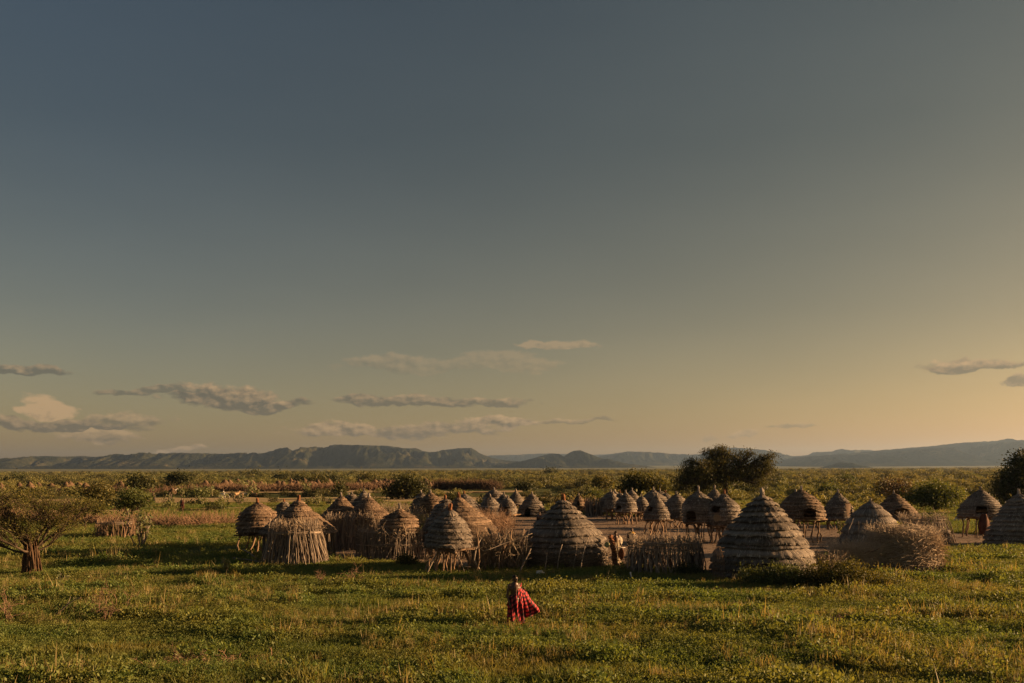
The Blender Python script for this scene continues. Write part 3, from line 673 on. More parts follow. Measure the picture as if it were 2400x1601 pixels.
# ================================================================== stick pens, brush fences, loose wood
def twig_batch(mb, P0, D, L, rad, curl, tone, r, sides=3, n=4, droop=0.0):
    """many thin bent twigs at once"""
    m = len(P0); D = D / (np.linalg.norm(D, axis=1, keepdims=True) + 1e-9)
    C = r.normal(0, 1, (m, 3)); C -= (C * D).sum(1, keepdims=True) * D; C /= np.linalg.norm(C, axis=1, keepdims=True) + 1e-9
    s = np.linspace(0, 1, n)
    P = P0[:, None] + D[:, None] * (L[:, None] * s)[..., None] + C[:, None] * (L[:, None] * curl[:, None] * s ** 2)[..., None]
    P = P + r.normal(0, 1, (m, n, 3)) * (L[:, None, None] * 0.03)
    P[:, :, 2] -= droop * L[:, None] * s ** 2
    A = np.cross(D, np.array([0.37, 0.21, 0.9])); A /= np.linalg.norm(A, axis=1, keepdims=True) + 1e-9; B = np.cross(D, A)
    a = np.arange(sides) * 2 * math.pi / sides
    ring = np.cos(a)[None, :, None] * A[:, None] + np.sin(a)[None, :, None] * B[:, None]
    rr = rad[:, None] * np.linspace(1, 0.45, n)[None]
    V = P[:, :, None] + ring[:, None] * rr[:, :, None, None]
    base = (np.arange(m) * n * sides)[:, None, None]; i = (np.arange(n - 1) * sides)[None, :, None]; j = np.arange(sides)[None, None]; j2 = (j + 1) % sides
    F = np.stack([base + i + j, base + i + j2, base + i + sides + j2, base + i + sides + j], -1).reshape(-1, 4)
    mb.add(V.reshape(-1, 3), F, np.repeat(tone, n * sides))

def brush_line(name, label, cat, pts, h, thick, n, mat, seed, rad=0.011, length=(0.5, 1.3), up=0.9, group=None, kind=None, curl=0.3, zlo=0.0, part='twigs'):
    """dry branches heaped along a line; pts are (x, y) on the ground"""
    r = np.random.default_rng(seed); mb = MB()
    P = np.array(pts, float); seg = np.hypot(*np.diff(P, axis=0).T); cum = np.concatenate([[0], np.cumsum(seg)])
    s = r.uniform(0, cum[-1], n); x = np.interp(s, cum, P[:, 0]) + r.normal(0, thick, n); y = np.interp(s, cum, P[:, 1]) + r.normal(0, thick, n)
    top = h * (0.65 + 0.55 * fbm(s / 0.9, s * 0, 3, seed))
    z = height(x, y) + zlo + r.uniform(-0.05, 0.55, n) * top
    D = np.stack([r.normal(0, 1, n), r.normal(0, 0.8, n), r.normal(up, 0.6, n)], -1)
    L = r.uniform(*length, n) * np.clip(top / h, 0.4, 1.2)
    c = P.mean(0); o0 = np.array([c[0], c[1], hz(*c)])
    twig_batch(mb, np.stack([x, y, z], -1) - o0, D, L, rad * r.uniform(0.5, 1.5, n), r.normal(0, curl, n), np.clip(r.normal(0.5, 0.25, n), 0, 1), r)
    t = empty(name, o0); tag(t, label, cat, group, kind)
    o = obj(part, mb.mesh(part, mat), t); tag(o, kind='stuff')
    return t
def gpts(l):  # photo pixels with depth -> ground points
    return [(ray(px, HY)[0] * Y, Y) for px, Y in l]

def pen(label, cx, Y, rb, rt, z, n, seed, rails=((0.75, 0),), meshes=None, arc=None, group='round pens of upright sticks', loose=120, rad=(0.012, 0.034), name='stick_pen', lean=0.13, inner=260, top=(0.86, 1.14), fill='wood'):
    """pen of sticks driven into the ground: every stick is a part, thin inner ones are one mesh"""
    g = np.random.default_rng(seed); meshes = meshes or STICKS
    X = ray(cx, HY)[0] * Y; t = empty(name, (X, Y, hz(X, Y))); tag(t, label, 'pen', group)
    rb *= mpp(Y); rt *= mpp(Y)
    lo, hi = arc or (-math.pi, math.pi)
    for k in range(n):
        a = lo + (hi - lo) * (k + g.uniform(-0.45, 0.45)) / n; b = a + g.normal(0, lean)
        q0 = rb * (1 + g.normal(0, 0.035)); zz = z * g.uniform(*top); q1 = rt * (1 + g.normal(0, 0.04))
        place_stick('stick', meshes[int(g.integers(len(meshes)))], (q0 * math.sin(a), -q0 * math.cos(a), -0.12), (q1 * math.sin(b), -q1 * math.cos(b), zz), g.uniform(*rad), t)
    mb = MB()
    a = g.uniform(lo, hi, inner); q = (rb + (rt - rb) * 0.1) * 0.86; b = a + g.normal(0, 0.1, inner)
    P0 = np.stack([q * np.sin(a), -q * np.cos(a), 0 * a - 0.1], -1); P1 = np.stack([rt * 0.86 * np.sin(b), -rt * 0.86 * np.cos(b), z * g.uniform(0.6, 1.0, inner)], -1)
    twig_batch(mb, P0, P1 - P0, np.linalg.norm(P1 - P0, axis=1), g.uniform(0.010, 0.024, inner), g.normal(0, 0.05, inner), g.uniform(0.0, 0.25, inner), g)
    o = obj('inner_sticks', mb.mesh('inner_sticks', M[fill]), t); tag(o, kind='stuff')
    for f, dr in rails:
        for w in range(3):
            m = 26; aa = np.linspace(lo, hi, m) + g.uniform(0, 0.3); zz = z * f + g.normal(0, 0.03) + np.cumsum(g.normal(0, 0.012, m))
            q = rb + (rt - rb) * f + 0.045 + 0.02 * w
            b = MB(); b.tube(np.stack([q * np.sin(aa), -q * np.cos(aa), zz], -1), 0.018 * np.linspace(1.1, 0.7, m), 5, g.uniform(0.4, 0.8))
            obj('rail', b.mesh('rail', M['wood'], True), t)
    if loose:
        mb = MB(); a = g.uniform(lo, hi, loose)
        q = rt * g.uniform(0.75, 1.08, loose)
        P0 = np.stack([q * np.sin(a), -q * np.cos(a), z * g.uniform(0.72, 1.0, loose)], -1)
        D = np.stack([g.normal(0, 1, loose), g.normal(0, 1, loose), g.normal(0.55, 0.5, loose)], -1)
        twig_batch(mb, P0, D, g.uniform(0.25, 0.75, loose), g.uniform(0.006, 0.016, loose), g.normal(0, 0.2, loose), g.uniform(0.3, 1, loose), g)
        o = obj('loose_twigs', mb.mesh('loose_twigs', M['brush']), t); tag(o, kind='stuff')
    return t

pen('large round stick pen with splayed top beside the doorway man', 1556, 41.6, 87, 77, 1.50, 200, 501, rails=((0.80, 0), (0.97, 0)), loose=420, top=(0.88, 1.25))
pen('flared stick pen with bent rail in front of the tall pointed hut', 692, 45.8, 77, 50, 2.12, 230, 502, rails=((0.80, 0),), loose=460, top=(0.80, 1.12), lean=0.07)
pen('small round stick pen with orange lit right side far out on the meadow', 268, 64.5, 41, 37, 1.30, 80, 503, rails=((0.85, 0),), meshes=STICKS_B, loose=20, rad=(0.02, 0.035), fill='wood_brown')
pen('half fallen stick pen just right of the small round pen', 325, 66, 20, 17, 1.25, 26, 504, rails=(), meshes=STICKS_B, loose=30, fill='wood_brown')
pen('stick pen with two pale rails in front of the dark arched hut', 2160, 57.5, 68, 46, 1.75, 130, 505, rails=((0.45, 0), (0.88, 0)), loose=240, top=(0.82, 1.15))
pen('curved fence of thin sticks with two rails before the squat granary', 922, 49.5, 92, 84, 1.55, 190, 506, rails=((0.52, 0), (0.96, 0)), arc=(-1.1, 1.05), loose=260, name='stick_fence', group='stick fences', inner=300, rad=(0.010, 0.022))
pen('tangled fence of bleached stalks below the two brown conical huts', 824, 55.0, 62, 56, 1.95, 240, 507, rails=(), arc=(-1.25, 1.2), loose=320, name='stick_fence', group='stick fences', inner=300, lean=0.14, top=(0.6, 1.2))
pen('dark stick enclosure at the far side of the yard', 1392, 93, 20, 19, 1.65, 50, 508, rails=(), loose=60, rad=(0.03, 0.05))

# posts and brush between the big grey granary and the bell shaped hut
t = empty('post_fence', (ray(1165, HY)[0] * 42, 42, 0)); tag(t, 'fence of thick crooked posts and brush between granary and bell shaped hut', 'fence')
g = np.random.default_rng(61)
for k in range(26):
    px = 1100 + 132 * (k + g.uniform(-.4, .4)) / 26; Yp = 41.2 + g.uniform(0, 2.2) + (0.8 if px > 1190 else 0); x = ray(px, HY)[0] * Yp
    z = g.uniform(1.2, 2.0); l = g.normal(0, 0.22, 2)
    place_stick('post', LEGS[k % 8] if k % 2 else STICKS[k % 12], (x - t.location[0], Yp - 42, -0.1), (x - t.location[0] + l[0], Yp - 42 + l[1], z), g.uniform(0.030, 0.062), t)
mb = MB(); n = 1500
s = g.uniform(0, 1, n); P0 = np.stack([-1.15 + 2.3 * s + g.normal(0, .1, n), 0.9 + g.normal(0, 0.5, n), 0.75 + 0.75 * g.random(n)], -1)
twig_batch(mb, P0, np.stack([g.normal(0, 1, n), g.normal(0, 1, n), g.normal(.7, .6, n)], -1), g.uniform(.3, .8, n), g.uniform(.004, .011, n), g.normal(0, .4, n), g.uniform(0.1, .9, n), g)
n = 420; P0 = np.stack([g.uniform(-1.2, 1.35, n), g.uniform(0.2, 1.6, n), g.uniform(-.1, .6, n)], -1)
twig_batch(mb, P0, np.stack([g.normal(0, .35, n), g.normal(0, .3, n), g.normal(1, .3, n)], -1), g.uniform(.6, 1.4, n), g.uniform(.010, .026, n), g.normal(0, .15, n), g.uniform(0., .7, n), g)
tag(obj('brush_infill', mb.mesh('brush_infill', M['brush']), t), kind='stuff')

# props leaning under and beside the big grey granary
for lab, a, b, rad in (
    ('long bent pole slanting across the big grey granary belly', (1016, 1254, 40.6), (1072, 1290, 40.4), 0.028),
    ('forked pole leaning up against the big grey granary', (1000, 1345, 40.6), (1044, 1250, 41.0), 0.034),
    ('pale horizontal pole tied along the big grey granary platform', (1030, 1279, 40.3), (1106, 1271, 40.6), 0.026),
    ('long bowed branch reaching from the granary posts to the ground', (1065, 1288, 40.5), (1088, 1340, 40.3), 0.032),
    ('thin branch sweeping across the brush towards the bell shaped hut', (1133, 1292, 40.9), (1248, 1252, 41.6), 0.020),
    ('bare thin branch sticking up beside the bell shaped hut', (1232, 1300, 42), (1243, 1226, 42), 0.012),
    ('forked trunk leaning at the left foot of the bell shaped hut', (1218, 1340, 41), (1243, 1285, 41.4), 0.045),
    ('pale post standing alone left of the bell shaped hut', (1226, 1318, 42.5), (1227, 1240, 42.6), 0.030),
    ('dead branch lying in grass below the leftmost granary', (548, 1308, 45.5), (640, 1318, 44.6), 0.050),
    ('grey pole slanting to the ground near the leftmost granary', (570, 1288, 47), (612, 1312, 45.5), 0.032),
    ('dry branch lying on the meadow near the dead shrub', (130, 1440, 29.6), (190, 1402, 29.2), 0.022),
    ('short pale log on the ground under the granaries', (1630, 1273, 58), (1645, 1270, 59.5), 0.060)):
    A = Vector(point_at(*a)); Bp = Vector(point_at(*b))
    A.z = max(A.z, hz(A.x, A.y) - 0.05); Bp.z = max(Bp.z, hz(Bp.x, Bp.y))
    mb = MB(); r = np.random.default_rng(int(a[0])); L = (Bp - A).length
    p = crooked(8, 0.05, int(a[0]) + 7); q = Vector((0, 0, 1)).rotation_difference((Bp - A).normalized())
    pts = np.array([list(q @ Vector(v * L)) for v in p]); mb.tube(pts, rad * np.linspace(1.1, 0.6, 8), 6, 0.6)
    for s in (3, 5):
        d = pts[s] - pts[s - 1]; d /= np.linalg.norm(d); sd = np.cross(d, r.normal(0, 1, 3)); 
        mb.tube([pts[s], pts[s] + d * 0.12 * L + sd * 0.06 * L, pts[s] + d * .2 * L + sd * .15 * L], [rad * .6, rad * .45, rad * .25], 5, 0.5)
    tag(obj('branch', mb.mesh('branch', M['wood']), None, A), lab, 'branch', 'loose poles and branches')

# rough red bark post at the doorway of the bell shaped hut
A = Vector(point_at(1446, 1337, 42.6)); A.z = hz(A.x, A.y) - 0.1; B2 = Vector(point_at(1432, 1252, 43.2)); mb = MB(); r = np.random.default_rng(5)
s = np.linspace(0, 1, 16); P = np.array(A)[None] * 0 + np.outer(s, np.array(B2 - A)) + r.normal(0, .02, (16, 3)); mb.tube(P, np.linspace(.12, .085, 16) * (1 + r.normal(0, .12, 16)), 9, .5)
for k in range(150):
    i = int(r.integers(0, 15)); a = r.uniform(0, 6.28); c = P[i] + .10 * np.array([math.cos(a), math.sin(a), 0]); mb.tube([c, c + [.03 * math.cos(a), .03 * math.sin(a), .06], c + [.05 * math.cos(a), .05 * math.sin(a), .03]], [.03, .025, .008], 5, r.uniform(.1, .9))
M['redbark'] = mat_wood('red_bark', (0.07, 0.030, 0.015), (0.27, 0.115, 0.05))
tag(obj('door_post', mb.mesh('door_post', M['redbark'], True), None, A), 'rough red brown post beside the man at the bell shaped hut', 'post')

def shell_brush(name, label, cat, cx, Y, rx, ry, h, n, seed, mat, part='woven_twigs', sq=0.55, arc=(-math.pi, math.pi), rad=(.006, .014), L=(.5, 1.3), flow=0.25, zr=(0, 1), shrink=(0.72, 1.0), extra=0, tone=(0.1, 0.95)):
    """brush woven round a dome: the twigs run along its surface"""
    g = np.random.default_rng(seed); X = ray(cx, HY)[0] * Y; t = empty(name, (X, Y, hz(X, Y))); tag(t, label, cat)
    a = g.uniform(*arc, n); f = g.uniform(*zr, n); k = g.uniform(*shrink, n)
    q = np.sqrt(np.clip(1 - f ** 2.4, 0.0, 1)) ** sq * k
    P = np.stack([rx * q * np.sin(a), -ry * q * np.cos(a), f * h], -1)
    T = np.stack([rx * np.cos(a), ry * np.sin(a), 0 * a], -1) * np.where(g.random(n) < 0.8, 1, -1)[:, None]; T /= np.linalg.norm(T, axis=1, keepdims=True)
    D = T + np.stack([g.normal(0, flow, n), g.normal(0, flow, n), g.normal(0.05, flow * 1.2, n)], -1) + np.stack([-np.sin(a), np.cos(a), 0 * a], -1) * 0.22
    Ln = g.uniform(*L, n); P -= D / np.linalg.norm(D, axis=1, keepdims=True) * (Ln * 0.5)[:, None]; P[:, 2] = np.maximum(P[:, 2], -0.05)
    mb = MB(); twig_batch(mb, P, D, Ln, g.uniform(*rad, n), g.normal(0, 0.15, n), g.uniform(*tone, n), g)
    if extra:
        a = g.uniform(*arc, extra); P = np.stack([rx * .9 * np.sin(a), -ry * .9 * np.cos(a), h * g.uniform(.6, .95, extra)], -1)
        twig_batch(mb, P, np.stack([np.sin(a) * .4 + g.normal(0, .6, extra), -np.cos(a) * .4 + g.normal(0, .6, extra), g.normal(.8, .5, extra)], -1), g.uniform(.2, .6, extra), g.uniform(.005, .010, extra), g.normal(0, .4, extra), g.uniform(.4, 1, extra), g)
    tag(obj(part, mb.mesh(part, mat), t), kind='stuff')
    return t
t = shell_brush('brush_heap', 'big dome of woven dry brush with lit right side in front of shaggy hut', 'brush heap', 2118, 41.4, 1.66, 1.4, 2.0, 4200, 71, M['brush_light'], rad=(.007, .015), L=(.7, 1.7), flow=.16, shrink=(.78, 1.0), extra=750, sq=.52, tone=(.1, 1.0))
for a, b, rr in (((2155, 1268, 40.2), (2203, 1350, 39.9), .026), ((2028, 1297, 40), (2060, 1283, 40), .022), ((1990, 1255, 42), (1998, 1215, 42), .02), ((2010, 1262, 42), (2012, 1222, 42), .02), ((2052, 1262, 42), (2054, 1218, 42.4), .025), ((2065, 1215, 42.6), (2100, 1265, 41.5), .025), ((2050, 1225, 42.5), (2085, 1262, 41.8), .022), ((2118, 1232, 43), (2160, 1262, 41.5), .02), ((2128, 1228, 43), (2150, 1262, 41.5), .018), ((1922, 1282, 41), (1940, 1302, 40.6), .05)):
    A = Vector(point_at(*a)) - t.location; B2 = Vector(point_at(*b)) - t.location; place_stick('stick', STICKS[int(a[0]) % 12], A, B2, rr, t)
shell_brush('brush_heap', 'shaggy heap of drooping dry stems between cone hut and brush dome', 'brush heap', 2010, 41.0, 1.25, 0.9, 1.25, 2600, 72, M['brush_light'], L=(.35, .9), flow=.9, shrink=(.5, 1.05), extra=500, sq=.6, rad=(.004, .009))
shell_brush('brush_heap', 'low tangle of dry stems at the right foot of the biggest cone hut', 'brush heap', 1925, 40.0, 1.0, 0.8, 0.85, 1300, 73, M['brush_light'], L=(.3, .8), flow=.9, shrink=(.5, 1.05), extra=240, sq=.6, rad=(.004, .009))
shell_brush('brush_fence', 'dark branches woven round the foot of the bell shaped hut', 'brush fence', 1322, 44.3, 2.28, 2.28, 0.85, 620, 74, M['brush'], arc=(-1.55, 1.25), L=(.5, 1.5), flow=.25, shrink=(.96, 1.05), sq=.05, rad=(.006, .014), tone=(0, .6))
for k, (a, b) in enumerate((((1388, 1242, 42.15), (1360, 1335, 41.7)), ((1352, 1268, 42.0), (1340, 1335, 41.8)), ((1318, 1276, 42), (1306, 1340, 41.8)), ((1282, 1296, 42), (1275, 1342, 41.6)))):
    A = Vector(point_at(*a)); B2 = Vector(point_at(*b)); B2.z = hz(B2.x, B2.y) - .05; mid = (A + B2) / 2 + Vector(((-0.22, .1, -.1, .05)[k], -.15, .15))
    mb = MB(); s = np.linspace(0, 1, 9)[:, None]; P = (1 - s) ** 2 * np.array(A) + 2 * s * (1 - s) * np.array(mid) + s ** 2 * np.array(B2); mb.tube(P - np.array(B2), np.linspace(.013, .026, 9), 5, .7)
    tag(obj('branch', mb.mesh('branch', M['wood'], True), None, B2), ('long arched branch leaning on the bell shaped hut, rightmost of four', 'thin pale branch leaning on the bell shaped hut, second from its doorway', 'bowed branch leaning on the bell shaped hut, third from its doorway', 'short twiggy branch leaning on the bell shaped hut, nearest the boy')[k], 'branch', 'loose poles and branches')

BR = lambda *a, **k: brush_line('brush_fence', *a, group='dry brush fences', **k)
BR('long reddish thorn hedge running across the meadow behind the small pens', 'brush fence', gpts([(-40, 88), (60, 84), (180, 80), (300, 78), (420, 76), (545, 80)]), 1.15, 0.7, 5200, M['brush_red'], 81, rad=0.016, length=(.5, 1.3))
BR('straw coloured brush heap right of the brown conical huts', 'brush fence', gpts([(886, 66), (905, 67)]), 1.9, 0.45, 900, M['brush'], 82, rad=.012)
BR('grey brush fence left of the round bellied granary', 'brush fence', gpts([(945, 72), (968, 74), (990, 74)]), 1.5, 0.5, 1100, M['brush'], 83, rad=.012)
BR('ragged brush filling the gap between the pointed hut and brown huts', 'brush fence', gpts([(725, 62), (748, 62), (775, 61)]), 1.7, 0.5, 1000, M['brush'], 84, rad=.012)
BR('tall brown brush fence left of the yard behind the orange lit hut', 'brush fence', gpts([(1105, 70), (1130, 69), (1160, 67), (1172, 64)]), 2.0, 0.5, 1800, M['brush_red'], 85, rad=.013)
BR('low grey thorn line behind the round bellied granary', 'brush fence', gpts([(870, 98), (920, 97), (980, 96), (1060, 96)]), 1.1, 0.7, 1500, M['brush'], 86, rad=.016)
BR('brush top of the railed pen next to the dark arched hut', 'brush fence', gpts([(2150, 60), (2175, 60), (2200, 60)]), 2.1, 0.35, 700, M['brush'], 87, rad=.011)
BR('brown brush bank between the tiny granary and the granary row', 'brush fence', gpts([(1335, 100), (1370, 99), (1412, 97)]), 1.7, 0.6, 900, M['brush_red'], 88, rad=.02)
BR('brown brush wall in front of the distant village', 'brush fence', gpts([(470, 216), (600, 214), (760, 216), (900, 222), (1010, 226)]), 2.0, 1.6, 6500, M['brush_far'], 89, rad=.05, length=(.8, 1.8), curl=.2)
BR('straight brown brush fence right of the distant village', 'brush fence', gpts([(1010, 228), (1080, 226), (1165, 222)]), 3.0, 1.0, 2600, M['brush_far'], 90, rad=.05, length=(.8, 1.8), up=1.4)
BR('dry brush bank at the left of the distant village', 'brush fence', gpts([(150, 205), (240, 200), (300, 196), (390, 204), (470, 216)]), 1.5, 1.6, 1500, M['brush_far'], 91, rad=.05, length=(.8, 1.6))

# ---- litter trodden into the yard
g = np.random.default_rng(404); mb = MB(); n = 9000; y = 43 + 50 * g.random(n); x = y * g.uniform(-.22, .55, n); m = (yard_mask(x, y) > -.3); x, y = x[m], y[m]; n = len(x)
twig_batch(mb, np.stack([x, y, height(x, y) + .05], -1), np.stack([g.normal(0, 1, n), g.normal(0, 1, n), g.normal(0, .12, n)], -1), g.exponential(.12, n) + .04, g.uniform(.006, .022, n), g.normal(0, .2, n), g.uniform(0, .9, n), g, n=3)
o = obj('yard_litter', mb.mesh('yard_litter', M['wood_brown'])); tag(o, 'twigs, chips and dung scattered over the trodden yard', 'litter', kind='stuff')

# ---- small things about the village
def lathe(prof, n=14):
    a = np.arange(n) * 2 * math.pi / n; P = np.array(prof, float); k = len(P)
    V = np.stack([P[:, :1] * np.cos(a), P[:, :1] * np.sin(a), P[:, 1:] + 0 * a], -1).reshape(-1, 3)
    i = np.arange(k - 1)[:, None] * n; j = np.arange(n)[None]; j2 = (j + 1) % n
    return V, np.stack([i + j, i + j2, i + n + j2, i + n + j], -1).reshape(-1, 4)
def lathe_obj(name, prof, mat, loc, rot=(0, 0, 0), parent=None, n=16):
    V, F = lathe(prof, n); o = obj(name, mesh_np(name, V, F, mat, True, np.full(len(V), .5)), parent, loc); o.rotation_euler = rot; return o
M['gourd'] = mat_plain('pale_calabash', (0.42, 0.38, 0.17), .5, .25, 8, .4)
M['pale'] = mat_plain('weathered_white_plastic', (0.50, 0.45, 0.36), .5, .2, 8, .4)
M['bone'] = mat_plain('bleached_wood', (0.62, 0.58, 0.52), .8, .15)
M['cloth_dark'] = mat_plain('dark_red_cloth', (0.065, 0.027, 0.019), .9, .4, 5)
M['basket'] = mat_plain('woven_basket', (0.26, 0.19, 0.12), .8, .5, 30)
lathe_obj('calabash', [(0.0, -.12), (.08, -.11), (.13, -.03), (.14, .04), (.11, .10), (.09, .12), (.08, .09), (.0, .02)], M['gourd'], point_at(1423, 1277, 42.3), (R(70), 0, R(-15)))
tag(bpy.data.objects['calabash'], 'yellow green calabash bowl hung on the bell shaped hut', 'bowl')
x, y = ground_at(1264, 1352)
lathe_obj('water_container', [(0, -.13), (.09, -.13), (.13, -.11), (.14, .0), (.13, .14), (.09, .17), (.05, .18), (.045, .24), (.0, .24)], M['pale'], (x, y, hz(x, y) + .17), (R(84), R(12), R(75)))
tag(bpy.data.objects['water_container'], 'pale plastic container lying in grass before the bell shaped hut', 'container')
x, y = ground_at(1480, 1360); mb = MB(); mb.tube([(-.05, 0, .42), (-.03, 0, .30), (.02, .0, .12), (.04, 0, -.02)], [.030, .034, .036, .028], 7, .5)
tag(obj('peeled_stake', mb.mesh('peeled_stake', M['bone'], True), None, (x, y, hz(x, y))), 'short white peeled stake stuck in grass before the large stick pen', 'stake')
# flat winnowing basket
c = Vector(point_at(1680, 1214, 56.6)); o = lathe_obj('winnowing_basket', [(0, .02), (.08, .03), (.16, .02), (.21, .035), (.225, .055), (.22, .01), (.0, -.01)], M['basket'], c, (R(80), 0, R(-8)), n=22)
mb = MB()
for q in (.06, .11, .16, .21):
    a = np.linspace(0, 2 * math.pi, 23); mb.tube(np.stack([q * np.cos(a), q * np.sin(a), 0 * a + .035], -1), .011, 4, .5, caps=False)
obj('coil', mb.mesh('coil', M['basket']), o)
tag(o, 'flat round basket leaning on the granary with half closed slot', 'basket')
# twig cage beside the biggest cone hut
x = ray(1683, HY)[0] * 37.9; t = empty('twig_cage', (x, 37.9, hz(x, 37.9))); tag(t, 'tall thin twig cage standing at the left of the biggest cone hut', 'cage')
for k in range(14):
    a = k * 2 * math.pi / 14; mb = MB(); s = np.linspace(0, 1, 7); q = .24 * np.clip(1 - (s - .05) ** 6, .25, 1)
    mb.tube(np.stack([q * np.sin(a) + .02 * np.sin(s * 9 + k), -q * np.cos(a), s * 1.6 - .05], -1), .0065, 4, .2, caps=False); obj('rib', mb.mesh('rib', M['wood_brown']), t)
for k in range(9):
    a = np.linspace(0, 6.3, 18); mb = MB(); z = .12 + k * .17; mb.tube(np.stack([.245 * np.sin(a), -.245 * np.cos(a), z + .02 * np.sin(a + k)], -1), .0065, 4, .2, caps=False); obj('hoop', mb.mesh('hoop', M['wood_brown']), t)
# bundle of cloth and skins hanging below a granary
c = Vector(point_at(2306, 1205, 59.5)); n = 14; s = np.linspace(0, 1, 9); a = np.arange(n) * 2 * math.pi / n; g = np.random.default_rng(3)
q = .16 + .20 * np.sin(s * 2.6)[:, None] + .05 * np.sin(a * 4 + s[:, None] * 3) + g.normal(0, .015, (9, n))
V = np.stack([q * np.cos(a), q * .7 * np.sin(a), -1.35 * s[:, None] + 0 * a], -1).reshape(-1, 3); i = np.arange(8)[:, None] * n; j = np.arange(n)[None]; j2 = (j + 1) % n
tag(obj('hanging_bundle', mesh_np('hanging_bundle', V, np.stack([i + j, i + j2, i + n + j2, i + n + j], -1).reshape(-1, 4), M['cloth_dark'], True), None, c), 'dark red bundle of cloth hanging below the granary near the dark tree', 'bundle')

# ================================================================== trees, bushes, plants
def leaf_cards(mb, C, r, size, aspect=0.5, tone=None, updir=None, flat=0.0):
    """small pointed leaves at the points C"""
    n = len(C)
    N = r.normal(0, 1, (n, 3)); N[:, 2] += flat * 2; N /= np.linalg.norm(N, axis=1, keepdims=True)
    A = np.cross(N, r.normal(0, 1, (n, 3))) if updir is None else np.cross(N, np.cross(updir + r.normal(0, .35, (n, 3)), N))
    A /= np.linalg.norm(A, axis=1, keepdims=True) + 1e-9; B = np.cross(N, A)
    s = size * r.uniform(0.6, 1.3, n)[:, None]
    V = np.stack([C, C + A * s * 0.5 + B * s * aspect * 0.5, C + A * s, C + A * s * 0.5 - B * s * aspect * 0.5], 1).reshape(-1, 3)
    mb.add(V, np.arange(n * 4).reshape(-1, 4), np.repeat(np.clip(tone, 0, 1), 4))

LEAF = {
 'dark': mat_leaf('dark_foliage', (0.016, 0.022, 0.008), (0.045, 0.052, 0.017), (0.10, 0.10, 0.032), 0.30),
 'olive': mat_leaf('olive_foliage', (0.026, 0.030, 0.010), (0.075, 0.075, 0.024), (0.16, 0.14, 0.045), 0.35),
 'green': mat_leaf('green_foliage', (0.028, 0.042, 0.014), (0.078, 0.10, 0.030), (0.16, 0.18, 0.055), 0.40),
 'yellow': mat_leaf('yellow_green_foliage', (0.030, 0.034, 0.010), (0.085, 0.086, 0.022), (0.19, 0.165, 0.045), 0.40),
 'dry': mat_leaf('dry_foliage', (0.035, 0.024, 0.012), (0.095, 0.066, 0.032), (0.17, 0.12, 0.058), 0.30),
 'pale': mat_leaf('pale_broad_leaves', (0.06, 0.075, 0.03), (0.15, 0.165, 0.075), (0.32, 0.31, 0.15), 0.35),
}
def limb(p0, p1, r, bend=0.15, n=5):
    p0 = np.array(p0, float); p1 = np.array(p1, float); L = np.linalg.norm(p1 - p0); s = np.linspace(0, 1, n)[:, None]
    off = r.normal(0, bend * L, 3)
    return p0 + (p1 - p0) * s + off * np.sin(s * math.pi) * np.array([1, 1, .5]) + r.normal(0, .02 * L, (n, 3)) * np.sin(s * math.pi)
def tree(name, label, cat, trunk_px, Y, lobes, seed, leaf, ncl, nlv, size, tr=0.2, group=None, spread=0.5, droop=1.0, fork=0.45, aspect=0.5, trunk=True, multi=1, twigs=True, barkmat=None, depth=0.9):
    """trunk_px: foot of the trunk in the photograph; lobes: (px, py, half width px, half height px) of the crown's masses"""
    r = np.random.default_rng(seed); s = mpp(Y)
    X = ray(trunk_px, HY)[0] * Y; g = hz(X, Y); t = empty(name, (X, Y, g)); tag(t, label, cat, group)
    wood = MB(); crown = MB()
    L = []
    for px, py, hw, hh in lobes:
        x, _, z = point_at(px, py, Y); L.append((np.array([x - X, r.normal(0, 0.35) * hw * s * depth, z - g]), hw * s, hh * s))
    zc = min(c[2] - h for c, w, h in L); ztop = max(c[2] for c, w, h in L)
    f = np.array([0, 0, max(zc, 0.25 * ztop) * fork * 2 * .6])
    feet = [np.array([r.normal(0, .25) * (multi > 1), r.normal(0, .25) * (multi > 1), -0.15]) for _ in range(multi)]
    for ft in feet:
        p = limb(ft, f, r, .06, 6); wood.tube(p, np.linspace(tr * 1.25, tr * .8, 6) / math.sqrt(multi), 8, .5)
    for c, w, h in L:
        p = limb(f + r.normal(0, tr * .3, 3), c - [0, 0, h * .25], r, .13, 6); wood.tube(p, np.linspace(tr * .62, tr * .22, 6), 6, .5, caps=False)
        k = max(6, int(ncl * (w * h) / np.mean([a * b for _, a, b in L])))
        d = r.normal(0, 1, (k, 3)); d /= np.linalg.norm(d, axis=1, keepdims=True); q = r.random(k)[:, None] ** 0.42
        P = c + d * q * np.array([w, w * depth, h])
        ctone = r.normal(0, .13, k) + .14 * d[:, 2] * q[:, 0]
        for m in range(0, k, 1 if k < 60 else 2):
            if twigs:
                b = p[int(r.integers(2, 6))]; pp = limb(b, P[m], r, .12, 4); wood.tube(pp, np.linspace(tr * .16, tr * .05, 4), 4, .4, caps=False)
        cs = spread * (0.6 + 0.8 * r.random(k))
        n = nlv; off = r.normal(0, 1, (k, n, 3)) * cs[:, None, None] * np.array([1, 1, droop * .75]); 
        if droop > 1.2: off[:, :, 2] -= np.abs(off[:, :, 2]) * .6
        C = (P[:, None] + off).reshape(-1, 3); C[:, 2] = np.maximum(C[:, 2], .05)
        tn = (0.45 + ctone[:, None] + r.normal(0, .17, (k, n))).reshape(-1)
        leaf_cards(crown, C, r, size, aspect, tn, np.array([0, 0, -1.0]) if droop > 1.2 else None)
    obj('trunk', wood.mesh('trunk', barkmat or M['bark'], True), t)
    obj('crown', crown.mesh('crown', LEAF[leaf]), t)
    return t

